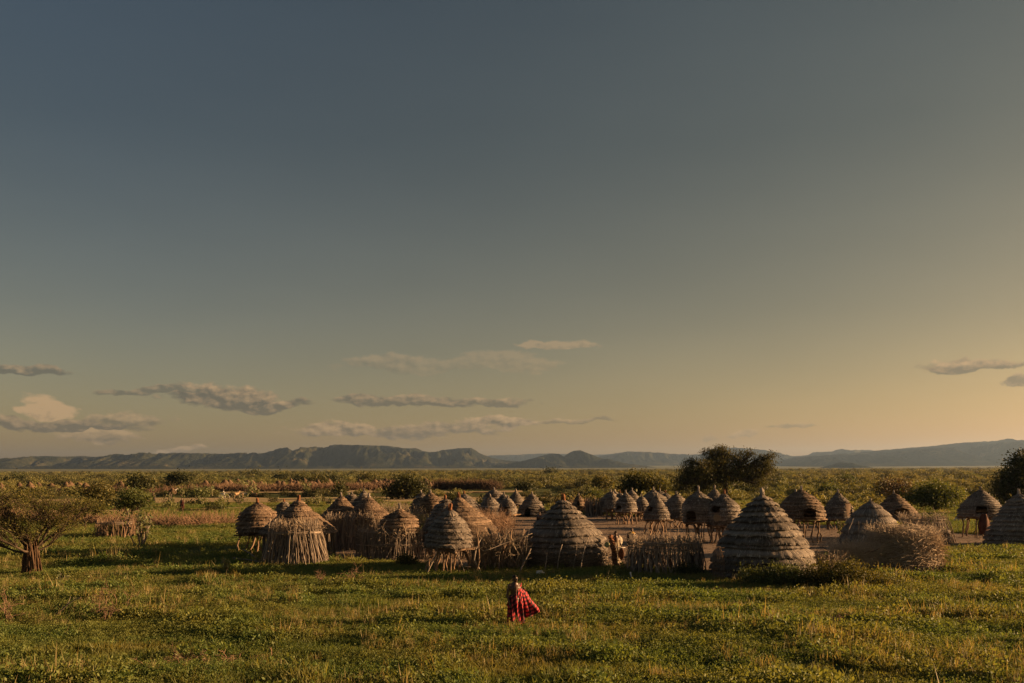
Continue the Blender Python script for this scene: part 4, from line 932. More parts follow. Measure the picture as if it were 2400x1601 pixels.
M['firewood'] = mat_wood('firewood', (0.022, 0.014, 0.009), (0.16, 0.095, 0.055))
# the near acacia on the left with firewood stacked round its trunk
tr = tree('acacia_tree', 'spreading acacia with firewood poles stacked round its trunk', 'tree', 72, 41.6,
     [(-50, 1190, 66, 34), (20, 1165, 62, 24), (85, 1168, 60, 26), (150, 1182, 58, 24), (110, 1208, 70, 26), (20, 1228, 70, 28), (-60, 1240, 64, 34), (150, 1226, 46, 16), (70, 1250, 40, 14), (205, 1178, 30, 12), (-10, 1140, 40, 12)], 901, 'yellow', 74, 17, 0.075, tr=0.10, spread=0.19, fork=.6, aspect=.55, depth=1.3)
g = np.random.default_rng(17); FIRE = [stick_mesh('firewood_pole', 280 + k, M['firewood'], 0.06, 7, 5) for k in range(6)]
for k in range(64):
    a = k * 2 * math.pi / 64 + g.normal(0, .1); q0 = g.uniform(.34, .50); q1 = g.uniform(.10, .20)
    place_stick('firewood_pole', FIRE[k % 6], (q0 * math.sin(a) + .05, -q0 * math.cos(a), -.1), (q1 * math.sin(a + .2) - .02, -q1 * math.cos(a + .2), g.uniform(1.2, 1.95)), g.uniform(.018, .038), tr)
# the big tree behind the granaries
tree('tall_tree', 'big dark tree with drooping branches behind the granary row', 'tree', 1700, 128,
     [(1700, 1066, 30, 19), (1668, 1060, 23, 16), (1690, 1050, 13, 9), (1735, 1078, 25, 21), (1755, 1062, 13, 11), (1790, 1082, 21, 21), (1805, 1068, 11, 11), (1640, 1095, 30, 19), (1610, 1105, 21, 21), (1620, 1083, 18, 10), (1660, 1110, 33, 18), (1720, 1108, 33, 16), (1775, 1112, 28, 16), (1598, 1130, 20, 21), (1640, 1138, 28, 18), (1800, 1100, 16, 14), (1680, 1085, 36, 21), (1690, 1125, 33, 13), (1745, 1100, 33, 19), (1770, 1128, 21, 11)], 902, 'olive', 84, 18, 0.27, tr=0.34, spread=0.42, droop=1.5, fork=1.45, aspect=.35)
tree('round_tree', 'dark round crowned tree with short trunk behind the squat granary', 'tree', 953, 150, [(953, 1140, 34, 18), (930, 1148, 22, 16), (978, 1146, 22, 18), (950, 1127, 24, 10), (915, 1156, 10, 8), (988, 1158, 10, 8)], 903, 'dark', 90, 10, 0.40, tr=.3, spread=.6, fork=.5)
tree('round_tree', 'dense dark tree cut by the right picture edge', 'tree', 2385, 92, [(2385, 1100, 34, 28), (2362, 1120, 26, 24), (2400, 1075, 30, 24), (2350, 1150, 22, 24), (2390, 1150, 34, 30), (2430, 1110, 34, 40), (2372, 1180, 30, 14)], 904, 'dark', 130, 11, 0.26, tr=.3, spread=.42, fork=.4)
tree('round_tree', 'rounded tree at the left end of the distant village', 'tree', 331, 190, [(331, 1128, 24, 14), (316, 1134, 14, 10), (346, 1134, 14, 10)], 905, 'dark', 70, 9, .5, tr=.3, spread=.7, fork=.5)
tree('round_tree', 'wide dark tree right of the rounded one before the hills', 'tree', 414, 260, [(402, 1120, 14, 9), (420, 1118, 16, 10), (432, 1124, 12, 8)], 906, 'dark', 60, 9, .65, tr=.3, spread=.8, fork=.5)
tree('thorn_bush', 'tall olive bush in shadow behind the acacia crown', 'bush', 235, 100, [(235, 1150, 26, 20), (215, 1158, 24, 16), (248, 1160, 18, 14)], 907, 'olive', 110, 10, .24, tr=.12, spread=.4, multi=4, fork=.3)
tree('thorn_bush', 'wide grey green bush right of the tall olive bush', 'bush', 310, 84, [(310, 1165, 32, 18), (290, 1180, 30, 14), (335, 1176, 22, 14)], 908, 'green', 110, 10, .20, tr=.10, spread=.34, multi=4, fork=.3)
tree('thorn_bush', 'low yellow green bush between acacia and small stick pen', 'bush', 200, 74, [(200, 1185, 30, 12), (170, 1190, 24, 10), (232, 1192, 20, 9)], 909, 'yellow', 100, 9, .18, tr=.08, spread=.3, multi=4, fork=.3)
tree('leafy_bush', 'big round bush with yellow lit leaves behind the granary row', 'bush', 1505, 118, [(1495, 1128, 30, 17), (1530, 1136, 28, 16), (1475, 1140, 20, 12), (1545, 1146, 20, 12), (1500, 1148, 36, 14)], 910, 'yellow', 130, 10, .34, tr=.15, spread=.55, multi=4, fork=.3)
tree('thorn_bush', 'brownish bare thorn bush with round crown behind the slim granary', 'bush', 2095, 128, [(2095, 1140, 34, 20), (2070, 1150, 22, 14), (2118, 1148, 22, 16)], 911, 'dry', 120, 9, .26, tr=.16, spread=.55, multi=3, fork=.3)
tree('thorn_bush', 'wide dark green bush between the arched hut and forked granary', 'bush', 2195, 98, [(2195, 1150, 40, 20), (2165, 1165, 36, 18), (2230, 1162, 28, 18), (2200, 1178, 50, 12)], 912, 'green', 150, 10, .26, tr=.12, spread=.45, multi=5, fork=.3)
tree('round_tree', 'slim upright tree in front of the distant brush wall', 'tree', 800, 170, [(800, 1140, 9, 12), (798, 1152, 8, 8)], 913, 'dark', 50, 8, .4, tr=.14, spread=.5, fork=.4)
tree('round_tree', 'rounded tree above the far plain left of the big bush', 'tree', 1412, 190, [(1412, 1128, 16, 9), (1402, 1134, 12, 7), (1424, 1134, 12, 7)], 914, 'olive', 60, 8, .5, tr=.2, spread=.6, fork=.4)
for k, (px, py, Y, hw, hh, lf, lab) in enumerate((
    (660, 1118, 300, 12, 6, 'dark', 'dark tree above the middle of the distant village'), (705, 1120, 285, 12, 8, 'dark', 'dark tree next to the pointed hut tip, beyond the village'),
    (745, 1122, 290, 16, 8, 'olive', 'broad olive tree beyond the distant village'), (775, 1120, 310, 10, 7, 'dark', 'small dark tree left of the slim upright tree'),
    (862, 1118, 300, 18, 8, 'olive', 'wide hazy tree left of the dark round tree'), (1293, 1110, 420, 10, 4, 'dark', 'lone dark tree on the open plain before the pointed hill'),
    (35, 1122, 330, 12, 6, 'dark', 'dark tree on the plain at the far left'), (595, 1113, 420, 9, 4, 'dark', 'small dark tree standing above the scrub under the big hill'),
    (1090, 1128, 240, 14, 7, 'olive', 'olive bush right of the distant brush fence'), (1230, 1135, 175, 18, 8, 'dark', 'dark bush beyond the conical yard hut'),
    (1980, 1122, 230, 16, 7, 'green', 'green bush far behind the slim granary'), (1945, 1142, 160, 20, 9, 'green', 'green bush left behind the slim granary tip'),
    (1060, 1165, 125, 14, 7, 'dark', 'dark bush beside the round bellied granary'), (1395, 1156, 130, 18, 9, 'green', 'green bush behind the dark stick enclosure'))):
    Y = ground_at(px, py + hh * 1.9)[1]
    tree('bush', lab, 'bush', px, Y, [(px, py + hh * .3, hw, hh), (px - hw * .5, py + hh, hw * .7, hh * .8), (px + hw * .5, py + hh, hw * .7, hh * .8)], 930 + k, lf, 60, 8, .0021 * Y, tr=.12, spread=.0036 * Y, multi=3, fork=.3)
# green bush at the foot of the biggest cone hut
tree('leafy_bush', 'dark leafy bush growing at the foot of the biggest cone hut', 'bush', 1800, 36.6, [(1765, 1352, 40, 24), (1820, 1345, 44, 28), (1795, 1368, 66, 18), (1865, 1356, 36, 26)], 950, 'green', 170, 15, .085, tr=.04, spread=.14, multi=6, fork=.25)
tree('leafy_bush', 'yellow green leafy bush in front of the drooping brush heap', 'bush', 1965, 36.0, [(1925, 1352, 50, 32), (1985, 1345, 48, 34), (2035, 1360, 46, 28), (1960, 1374, 75, 22), (2080, 1370, 34, 18)], 951, 'yellow', 190, 15, .085, tr=.04, spread=.14, multi=7, fork=.25)
tree('leafy_bush', 'dark creeper tuft at the right foot of the large stick pen', 'bush', 1608, 40.0, [(1600, 1334, 22, 14), (1630, 1340, 16, 12)], 952, 'dark', 90, 14, .08, tr=.03, spread=.12, multi=4, fork=.25)
tree('leafy_bush', 'small dark bush before the railed stick fence', 'bush', 952, 44.3, [(945, 1312, 18, 14), (965, 1318, 14, 10)], 953, 'dark', 80, 14, .08, tr=.03, spread=.12, multi=4, fork=.25)

def broadleaf(label, px, Y, htop, n_stem, n_leaf, size, seed, spread=.35, group='pale broad leaved shrubs', name='broadleaf_shrub', low=.35):
    r = np.random.default_rng(seed); X = ray(px, HY)[0] * Y; g = hz(X, Y); t = empty(name, (X, Y, g)); tag(t, label, 'shrub', group)
    w = MB(); c = MB()
    for k in range(n_stem):
        a = r.uniform(0, 6.28); e = np.array([math.cos(a) * spread * htop * r.uniform(.2, 1), math.sin(a) * spread * htop * r.uniform(.2, 1), htop * r.uniform(.65, 1)])
        p = limb([r.normal(0, .03), r.normal(0, .03), -.1], e, r, .05, 6); w.tube(p, np.linspace(.05, .012, 6) * (htop / 2.5) ** .5, 5, .7, caps=False)
        for b in range(3):
            i = int(r.integers(2, 5)); q = p[i] + r.normal(0, .22 * spread * htop, 3) + [0, 0, .15 * htop]; pp = limb(p[i], q, r, .1, 4); w.tube(pp, np.linspace(.018, .007, 4), 4, .7, caps=False)
            m = n_leaf // 4; f = r.uniform(.3, 1.05, m)[:, None]; C = pp[0] + (pp[-1] - pp[0]) * f + r.normal(0, .05 * htop * .5, (m, 3)); leaf_cards(c, C, r, size, .62, r.normal(.5, .22, m))
        m = n_leaf // 3; f = r.uniform(low, 1.02, m); C = np.stack([np.interp(f, np.linspace(0, 1, 6), p[:, d]) for d in range(3)], -1) + r.normal(0, .05 * htop * .5, (m, 3)); leaf_cards(c, C, r, size, .62, r.normal(.5, .22, m))
    obj('stems', w.mesh('stems', M['wood'], True), t); obj('leaves', c.mesh('leaves', LEAF['pale']), t)
    return t
broadleaf('pale leaved small tree glowing beside the small round stick pen', 330, 56, 2.75, 8, 46, .20, 961, .32, low=.55)
broadleaf('silvery plant with one bright leaf in grass near the leftmost granary', 527, 40.7, .85, 5, 16, .20, 962, .3)
broadleaf('blue grey low plant in grass right of the acacia trunk', 142, 38.5, .45, 4, 14, .20, 963, .9)
broadleaf('pale leafy shrub climbing beside the squat granary', 972, 52, 2.3, 4, 26, .16, 964, .18)
broadleaf('leafy shrub growing right of the shaggy smooth hut', 2104, 47.5, 2.35, 5, 30, .15, 965, .2)
broadleaf('pale shrub under the slim granary with wooden door', 1972, 63, 1.2, 5, 24, .17, 966, .4)
for k, (px, Y, h, lab) in enumerate(((395, 122, 1.5, 'pale yellow shrub on the near side of the track below the two tiny figures'), (470, 126, 1.2, 'low pale shrub left of the twin yellow shrubs by the track'), (520, 124, 1.7, 'left of the twin pale yellow shrubs before the goat herd'), (562, 126, 1.7, 'right of the twin pale yellow shrubs before the goat herd'),
    (740, 122, 1.5, 'pale shrub behind the gap between pointed and brown huts'), (775, 120, 1.3, 'pale shrub just left of the left brown conical hut tip'), (845, 130, 1.2, 'pale shrub showing between the brown hut tips'), (582, 190, 3.0, 'tall yellow shrub at the brush wall of the distant village'), (597, 172, 1.6, 'small orange tinged shrub right of the goat herd'), (497, 176, 1.9, 'yellow shrub left of the goat herd on the far meadow'), (720, 192, 2.4, 'pale shrub at the brush wall behind the pointed hut'), (425, 172, 1.5, 'pale yellow shrub beside the lone haystack hut'))):
    broadleaf(lab, px, Y, h, 9, 26, .0021 * Y, 970 + k, .75, group='pale shrubs along the dirt track', low=.15)

# dead shrubs in the foreground
def dead_shrub(label, px, py, h, seed, n=70, wide=1.0, flat=False):
    x, y = ground_at(px, py); r = np.random.default_rng(seed); t = empty('dead_shrub', (x, y, hz(x, y))); tag(t, label, 'shrub', 'dead dry shrubs in the meadow'); w = MB()
    tips = []
    for k in range(5 if not flat else 9):
        a = r.uniform(0, 6.28); q = h * r.uniform(.35, .6); o = r.normal(0, .03 if not flat else .35 * wide, 2)
        tips.append((np.array([o[0], o[1], -.05]), np.array([o[0] + math.cos(a) * q * wide * .6, o[1] + math.sin(a) * q * wide * .6, q * (.9 if not flat else .35)]), .016))
    while tips and n > 0:
        a, b, rad = tips.pop(0); p = limb(a, b, r, .14, 5); w.tube(p, np.linspace(rad, rad * .6, 5), 4, r.uniform(.2, .9), caps=False); n -= 1
        if rad < .003: continue
        L = np.linalg.norm(b - a)
        for _ in range(3):
            d = (b - a) / L + r.normal(0, .75, 3) * np.array([wide, wide, .5 if flat else .8]); d /= np.linalg.norm(d); f = r.uniform(.4, .8)
            q = p[int(r.integers(2, 5))]; e = q + d * L * f; e[2] = max(e[2], .03); tips.append((q, e, rad * .66))
    obj('branches', w.mesh('branches', M['brush_red']), t)
dead_shrub('dead shrub with twisted reddish twigs standing left in the meadow', 246, 1452, 1.1, 41, 420)
dead_shrub('flat fallen heap of dead branches in the lower left grass', 392, 1560, 1.0, 42, 420, 1.5, True)
dead_shrub('small dead twigs in grass before the flared stick pen', 760, 1370, .8, 43, 130)
dead_shrub('dry twiggy weed before the railed stick fence', 815, 1378, .8, 44, 150)
dead_shrub('sparse dead twigs at the lower left picture edge', 30, 1455, .9, 45, 130)
dead_shrub('dry twigs right of the fallen branch heap', 545, 1550, .6, 46, 120, 1.4, True)
dead_shrub('tiny brown weed on the right meadow below the brush dome', 1960, 1470, .5, 47, 90)

# ================================================================== people and goats
def ell(mb, c, rad, n=12, m=8, rot=None):
    a = np.arange(n) * 2 * math.pi / n; b = np.linspace(-math.pi / 2, math.pi / 2, m)
    V = np.stack([np.cos(b)[:, None] * np.cos(a), np.cos(b)[:, None] * np.sin(a), np.sin(b)[:, None] + 0 * a], -1).reshape(-1, 3) * np.array(rad)
    if rot is not None: V = V @ np.array(Matrix.Rotation(rot[0], 3, rot[1])).T
    i = np.arange(m - 1)[:, None] * n; j = np.arange(n)[None]; j2 = (j + 1) % n
    mb.add(V + np.array(c), np.stack([i + j, i + j2, i + n + j2, i + n + j], -1).reshape(-1, 4))
def cap(mb, pts, rad, n=10):
    """round-ended tapered limb through the points"""
    P = np.array(pts, float)
    mb.tube(P, rad, n, .5)
    for p, q in ((P[0], rad[0]), (P[-1], rad[-1])): ell(mb, p, (float(q),) * 3, n, 7)
def remeshed(mb, voxel, name, mat):
    """melt the overlapping masses into one continuous skin"""
    o = bpy.data.objects.new('tmp', mb.mesh('tmp', None)); COL.objects.link(o)
    m = o.modifiers.new('r', 'REMESH'); m.mode = 'VOXEL'; m.voxel_size = voxel; m.use_smooth_shade = True
    s = o.modifiers.new('s', 'SMOOTH'); s.factor = .5; s.iterations = 2
    dg = bpy.context.evaluated_depsgraph_get(); dg.update()
    me = bpy.data.meshes.new_from_object(o.evaluated_get(dg)); me.name = name
    bpy.data.objects.remove(o)
    me.materials.clear(); me.materials.append(mat); me.polygons.foreach_set('use_smooth', np.ones(len(me.polygons), bool))
    return me
def hand(mb, w, d, side, k=1.0):
    """palm and five bent fingers hanging from wrist w along direction d"""
    w = np.array(w, float); d = np.array(d, float); d /= np.linalg.norm(d)
    sd = np.cross(d, [0, 0, 1.0]) if abs(d[2]) < .9 else np.array([0, 1.0, 0]); sd /= np.linalg.norm(sd); nr = np.cross(d, sd)
    pc = w + d * .05 * k; cap(mb, [w, pc, w + d * .085 * k], [.024 * k, .036 * k, .034 * k])
    for i, (o, l) in enumerate(((-.027, .062), (-.009, .074), (.009, .070), (.027, .055))):
        a = w + d * .09 * k + sd * o * k; b = a + d * l * .55 * k; c = b + (d * .8 + nr * side * .6) * l * .5 * k; cap(mb, [a, b, c], [.0095 * k, .009 * k, .0075 * k], 7)
    a = w + d * .03 * k - sd * .028 * k; b = a + (d * .6 - sd * .8) * .035 * k; c = b + (d * .9 - sd * .2) * .03 * k; cap(mb, [a, b, c], [.012 * k, .011 * k, .009 * k], 7)
def head(mb, c, turn=0.0, k=1.0):
    c = np.array(c, float); q = np.array(Matrix.Rotation(turn, 3, 'Z'))
    def P(v): return c + q @ (np.array(v) * k)
    ell(mb, P((0, .012, .02)), (.074 * k, .092 * k, .092 * k), 16, 12); ell(mb, P((0, -.018, -.045)), (.056 * k, .064 * k, .066 * k), 14, 10)   # skull, jaw
    cap(mb, [P((0, -.080, .014)), P((0, -.098, -.018))], [.010 * k, .017 * k], 8)                    # nose
    for s in (-1, 1):
        ell(mb, P((s * .077, .012, -.004)), (.011 * k, .020 * k, .030 * k), 8, 6)                   # ears
        ell(mb, P((s * .032, -.070, .032)), (.026 * k, .014 * k, .010 * k), 8, 6)                   # brow
        ell(mb, P((s * .034, -.055, -.022)), (.022 * k, .022 * k, .018 * k), 8, 6)                  # cheek
    ell(mb, P((0, -.078, -.050)), (.026 * k, .012 * k, .009 * k), 8, 6); ell(mb, P((0, -.074, -.066)), (.022 * k, .013 * k, .010 * k), 8, 6); ell(mb, P((0, -.066, -.092)), (.022 * k, .018 * k, .016 * k), 8, 6)
def skin_mat(name, c): return mat_plain(name, c, .45, .12, 4, .45)
M['skin'] = skin_mat('dark_skin', (0.075, 0.040, 0.026)); M['hair'] = mat_plain('cropped_black_hair', (0.010, 0.009, 0.008), .9, .3, 60)
M['eye'] = mat_plain('eye', (0.35, 0.32, 0.28), .3, .05)

def body(h, arms, legs, turn=0.0, voxel=.0085, lean=(0, 0), name='body', skin=None, torso=1.0):
    """one continuous figure, feet at z = 0; arms and legs are joint paths as fractions of the height"""
    mb = MB(); S = h; k = h / 1.65
    A = lambda p: np.array([p[0] * S, p[1] * S, p[2] * S])
    cap(mb, [A((0, 0, .50)), A((0, -.004, .56)), A((0, .0, .62)), A((lean[0] * .5, lean[1] * .5, .70)), A((lean[0], lean[1], .775)), A((lean[0], lean[1], .815))], np.array([.092, .090, .074, .088, .092, .062]) * S * torso, 14)
    for s in (-1, 1):
        ell(mb, A((s * .042, 0, .51)), np.array((.062, .066, .060)) * S); ell(mb, A((s * .055 + lean[0], lean[1] - .012, .745)), np.array((.060, .056, .060)) * S)
        cap(mb, [A((lean[0], lean[1], .80)), A((s * .105 + lean[0], lean[1] + .004, .800))], np.array([.050, .036]) * S)
    cap(mb, [A((lean[0], lean[1], .80)), A((lean[0], lean[1] - .006, .875))], np.array([.036, .031]) * S)
    head(mb, A((lean[0], lean[1] - .012, .925)), turn, k)
    for a in arms:
        p = [A(v) for v in a]; cap(mb, [p[0], (p[0] + p[1]) / 2, p[1]], np.array([.030, .027, .022]) * S); cap(mb, [p[1], p[1] * .6 + p[2] * .4, p[2]], np.array([.022, .022, .0145]) * S); hand(mb, p[2], p[2] - p[1], 1 if p[0][0] < 0 else -1, k)
    for l in legs:
        p = [A(v) for v in l]; cap(mb, [p[0], (p[0] + p[1]) / 2, p[1]], np.array([.052, .044, .031]) * S); cap(mb, [p[1], p[1] * .65 + p[2] * .35, p[2]], np.array([.030, .033, .019]) * S)
        f = p[2]; cap(mb, [f + A((0, .016, -.022)), f + A((0, -.03, -.022)), f + A((0, -.085, -.028))], np.array([.020, .021, .014]) * S)
    return remeshed(mb, voxel, name, skin or M['skin'])
def hair_cap(h, turn, lean=(0, 0), low=.18):
    k = h / 1.65; mb = MB(); n, m = 18, 8; a = np.arange(n) * 2 * math.pi / n; b = np.linspace(low, math.pi / 2, m); c = np.array([lean[0] * h, (lean[1] - .012) * h, .925 * h]) + np.array(Matrix.Rotation(turn, 3, 'Z')) @ (np.array([0, .016, .022]) * k)
    V = np.stack([np.cos(b)[:, None] * np.cos(a) * .078, np.cos(b)[:, None] * np.sin(a) * .095, np.sin(b)[:, None] * .097 + 0 * a - .02 * (np.sin(a) > 0)], -1).reshape(-1, 3) * k
    i = np.arange(m - 1)[:, None] * n; j = np.arange(n)[None]; j2 = (j + 1) % n
    return mesh_np('hair', V + c, np.stack([i + j, i + j2, i + n + j2, i + n + j], -1).reshape(-1, 4), M['hair'], True)
def eyes(h, turn, t, lean=(0, 0)):
    k = h / 1.65; c = np.array([lean[0] * h, (lean[1] - .012) * h, .925 * h]); q = np.array(Matrix.Rotation(turn, 3, 'Z'))
    for s in (-1, 1):
        mb = MB(); ell(mb, c + q @ (np.array([s * .031, -.070, .010]) * k), np.array((.012, .008, .007)) * k, 8, 6); obj('eye', mb.mesh('eye', M['eye'], True), t)

def mat_plaid():
    m, t, b = material('red_plaid_blanket')
    uv = t.node('ShaderNodeSeparateXYZ', i={0: t.node('ShaderNodeTexCoord').outputs['UV']}).outputs
    def bars(c, per, ph, wd): return t.math('LESS_THAN', t.math('FRACT', t.math('ADD', t.math('DIVIDE', c, per), ph)), wd)
    a = t.math('ADD', bars(uv[0], .15, .0, .40), bars(uv[0], .15, .6, .10)); c = t.math('ADD', bars(uv[1], .15, .0, .40), bars(uv[1], .15, .6, .10))
    s = t.math('MULTIPLY', t.math('ADD', a, c), .5)
    col = t.ramp(s, [(0.0, (0.54, 0.046, 0.058)), (0.5, (0.12, 0.008, 0.016)), (1.0, (0.014, 0.006, 0.009))])
    n = t.noise(ocoord(t), 90, 2); t.l.new(t.mix(.2, col, t.mix(1.0, col, n, 'MULTIPLY')), b.inputs['Base Color']); b.inputs['Roughness'].default_value = .9
    b.inputs['Sheen Weight'].default_value = .25
    return m
M['plaid'] = mat_plaid()
def robe(t, top_lo, top_hi, h, mat, folds=.022, hem=.30, seed=0, uvs=1.0, name='robe', sx=1.0):
    """cloth wrapped under one arm and over the other shoulder"""
    n, m = 120, 46; a = np.arange(n + 1) * 2 * math.pi / n; f = np.linspace(0, 1, m)[:, None]
    zt = top_lo + (top_hi - top_lo) * (.5 + .5 * np.sin(a)) ** 1.3; z0 = .07 + .05 * np.sin(a + .6) + .02 * np.sin(3 * a); z = z0 + (zt - z0) * f
    zz = z / h * 1.65
    rx = np.interp(zz, [0, .35, .75, .9, 1.05, 1.25, 1.36, 1.42], [hem, hem * .93, .225, .20, .185, .195, .165, .12]) * sx; ry = np.interp(zz, [0, .35, .75, .9, 1.05, 1.25, 1.36, 1.42], [hem * .8, hem * .72, .175, .16, .145, .135, .11, .085])
    w = folds * np.interp(zz, [0, .6, 1.1, 1.45], [1.5, 1.15, .7, .3])
    d = w * (np.sin(9 * a + 3.6 * zz + seed) * .6 + np.sin(5 * a - 5.2 * zz + 1 + seed) * .5 + np.sin(17 * a + 2.5 * zz + 2) * .35)
    # swags running down from the shoulder across the chest
    d = d + folds * .5 * np.sin(34 * (zz - .42 * np.sin(a)) + 1.2 * np.cos(a)) * np.interp(zz, [.45, .65, 1.2, 1.35], [0, 1, 1, .4]) * np.clip(-np.cos(a) + .4, 0, 1)
    cx = np.interp(zz, [0, .6, 1.25, 1.4], [.05, .02, .0, .07]) * 1.0
    X = cx + (rx + d) * np.sin(a); Yv = -(ry + d) * np.cos(a)
    V = np.stack([X, Yv, z + 0 * a], -1).reshape(-1, 3); UV = np.stack([(a * .22 + .15 * zz) * uvs, (zz - .18 * np.sin(a)) * uvs], -1).reshape(-1, 2)
    k = n + 1; i = np.arange(m - 1)[:, None] * k; j = np.arange(n)[None]
    o = obj(name, mesh_np(name, V, np.stack([i + j, i + j + 1, i + k + j + 1, i + k + j], -1).reshape(-1, 4), mat, True, uv=UV), t)
    md = o.modifiers.new('thick', 'SOLIDIFY'); md.thickness = .008
    return o

# ---- the boy in the red blanket
bx, by = ground_at(1207, 1464); H0 = 1.66
boy = empty('person', (bx, by, hz(bx, by)), .42); tag(boy, 'barefoot boy wrapped in a red checked blanket blowing sideways in the meadow', 'person')
obj('body', body(H0, [[(-.112, .0, .800), (-.148, .012, .625), (-.128, -.035, .485)], [(.100, .02, .79), (.100, .03, .64), (.05, -.02, .54)]], [[(-.045, 0, .50), (-.05, -.03, .27), (-.05, -.02, .035)], [(.045, 0, .50), (.055, .03, .27), (.055, .08, .05)]], .38), boy)
obj('hair', hair_cap(H0, .38), boy); eyes(H0, .38, boy)
rb = robe(boy, .99, 1.385, H0, M['plaid'], .042, .235)
# flying corner of the blanket
n, m = 40, 34; s = np.linspace(0, 1, n)[None, :]; q = np.linspace(0, 1, m)[:, None]
C = [np.array(v) for v in ((.06, .10, 1.28), (.38, .10, 1.22), (.76, -.06, .52), (.02, .06, .10))]
P = ((1 - s) * (1 - q))[..., None] * C[0] + (s * (1 - q))[..., None] * C[1] + (s * q)[..., None] * C[2] + ((1 - s) * q)[..., None] * C[3]
wv = np.sin(q * 3.1) * np.sin(s * 3.1)
P[..., 1] += .11 * np.sin(8.5 * (s - .35 * q) + .6) * (.3 + s) + .075 * np.sin(15 * s - 4 * q) * (.4 + .6 * q) - .05 * wv
P[..., 0] += .05 * np.sin(q * math.pi) * s + .02 * np.sin(9 * q) * s; P[..., 2] += .04 * np.sin(s * 5 + 1) * q - .06 * np.sin(s * math.pi) * (1 - q)
k = n; i = np.arange(m - 1)[:, None] * k; j = np.arange(n - 1)[None]
UV = np.stack([s * .75 + 0 * q, q * 1.15 + 0 * s], -1).reshape(-1, 2)
o = obj('blanket_corner', mesh_np('blanket_corner', P.reshape(-1, 3), np.stack([i + j, i + j + 1, i + k + j + 1, i + k + j], -1).reshape(-1, 4), M['plaid'], True, uv=UV), rb)
md = o.modifiers.new('thick', 'SOLIDIFY'); md.thickness = .008

# ---- man in the doorway with a pale bag
M['linen'] = mat_plain('beige_cloth', (0.22, 0.18, 0.13), .9, .25, 7); M['bagcloth'] = mat_plain('pale_sack', (0.38, 0.34, 0.26), .9, .2, 5); M['darkcloth'] = mat_plain('dark_cloth', (0.020, 0.018, 0.020), .9, .3, 6); M['hide'] = mat_plain('brown_hide', (0.10, 0.042, 0.022), .7, .4, 6)
x = ray(1442, HY)[0] * 44.4; man = empty('person', (x, 44.4, hz(x, 44.4)), .35); tag(man, 'man in beige cloth carrying a pale sack beside the bell shaped hut', 'person')
obj('body', body(1.72, [[(-.112, 0, .80), (-.135, -.03, .63), (-.10, -.10, .53)], [(.112, 0, .80), (.150, -.01, .63), (.165, -.08, .52)]], [[(-.045, 0, .50), (-.05, -.01, .27), (-.05, .0, .035)], [(.045, 0, .50), (.055, .0, .27), (.06, .01, .035)]], -.15, .011), man)
obj('hair', hair_cap(1.72, -.15), man)
robe(man, 1.12, 1.43, 1.72, M['linen'], .014, .24, 2, name='cloth')
mb = MB(); ell(mb, (.20, .20, 1.20), (.18, .17, .24), 16, 12); ell(mb, (.17, .16, 1.02), (.15, .14, .16)); ell(mb, (.19, .17, 1.40), (.07, .07, .09)); tag(obj('sack', remeshed(mb, .02, 'sack', M['bagcloth']), None, man.location), 'pale sack on the back of the man at the bell shaped hut', 'sack')
mb = MB(); mb.tube([(-.05, -.20, .90), (.20, -.19, .905), (.46, -.16, .90)], [.016, .018, .015], 8, .5); tag(obj('walking_stick', mb.mesh('walking_stick', M['bone'], True), None, man.location), 'short pale stick held level by the man at the bell shaped hut', 'stick')
mb = MB(); ell(mb, (.27, -.17, .58), (.15, .03, .30), 18, 12); cap(mb, [(.22, -.17, .84), (.27, -.17, .92), (.31, -.17, .84)], [.014, .014, .014], 7); tag(obj('hide_bag', remeshed(mb, .013, 'hide_bag', M['hide']), None, man.location), 'dark brown hide bag hanging from the man\'s hand', 'bag')
# ---- woman behind the large stick pen
x = ray(1480, HY)[0] * 47.2; wo = empty('person', (x, 47.2, hz(x, 47.2))); tag(wo, 'woman with yellow bead collar and shaved head standing behind the large stick pen', 'person')
ARMS = [[(-.112, 0, .80), (-.140, .0, .63), (-.13, -.04, .49)], [(.112, 0, .80), (.140, .0, .63), (.12, -.06, .50)]]; LEGP = [[(-.045, 0, .50), (-.05, -.01, .27), (-.05, .0, .035)], [(.045, 0, .50), (.05, .0, .27), (.05, .01, .035)]]
obj('body', body(1.72, ARMS, LEGP, .2, .011), wo)
M['beads'] = mat_plain('yellow_beads', (0.45, 0.27, 0.05), .4, .4, 40, .5)
V, F = lathe([(.07, 1.50), (.10, 1.485), (.16, 1.44), (.20, 1.40), (.195, 1.385), (.14, 1.42), (.07, 1.47)], 28); obj('bead_collar', mesh_np('bead_collar', V * [1, .85, 1], F, M['beads'], True), wo)
robe(wo, 1.20, 1.36, 1.72, M['darkcloth'], .014, .26, 4, name='cloth')
# ---- walking figure in the yard
x = ray(1264, HY)[0] * 67; p3 = empty('person', (x, 67, hz(x, 67)), 2.6); tag(p3, 'dark clothed person walking across the yard with a bundle at the side', 'person')
obj('body', body(1.66, ARMS, [[(-.045, 0, .50), (-.05, -.06, .28), (-.05, -.06, .035)], [(.045, 0, .50), (.05, .04, .28), (.05, .10, .05)]], 0, .014), p3); obj('hair', hair_cap(1.66, 0), p3)
robe(p3, 1.05, 1.38, 1.66, M['darkcloth'], .014, .22, 6, name='cloth')
mb = MB(); ell(mb, (.26, -.05, .95), (.12, .14, .2)); ell(mb, (.24, -.05, 1.12), (.06, .06, .08)); tag(obj('carried_bundle', remeshed(mb, .02, 'carried_bundle', M['hide']), None, p3.location), 'dark bundle carried by the person crossing the yard', 'bundle')
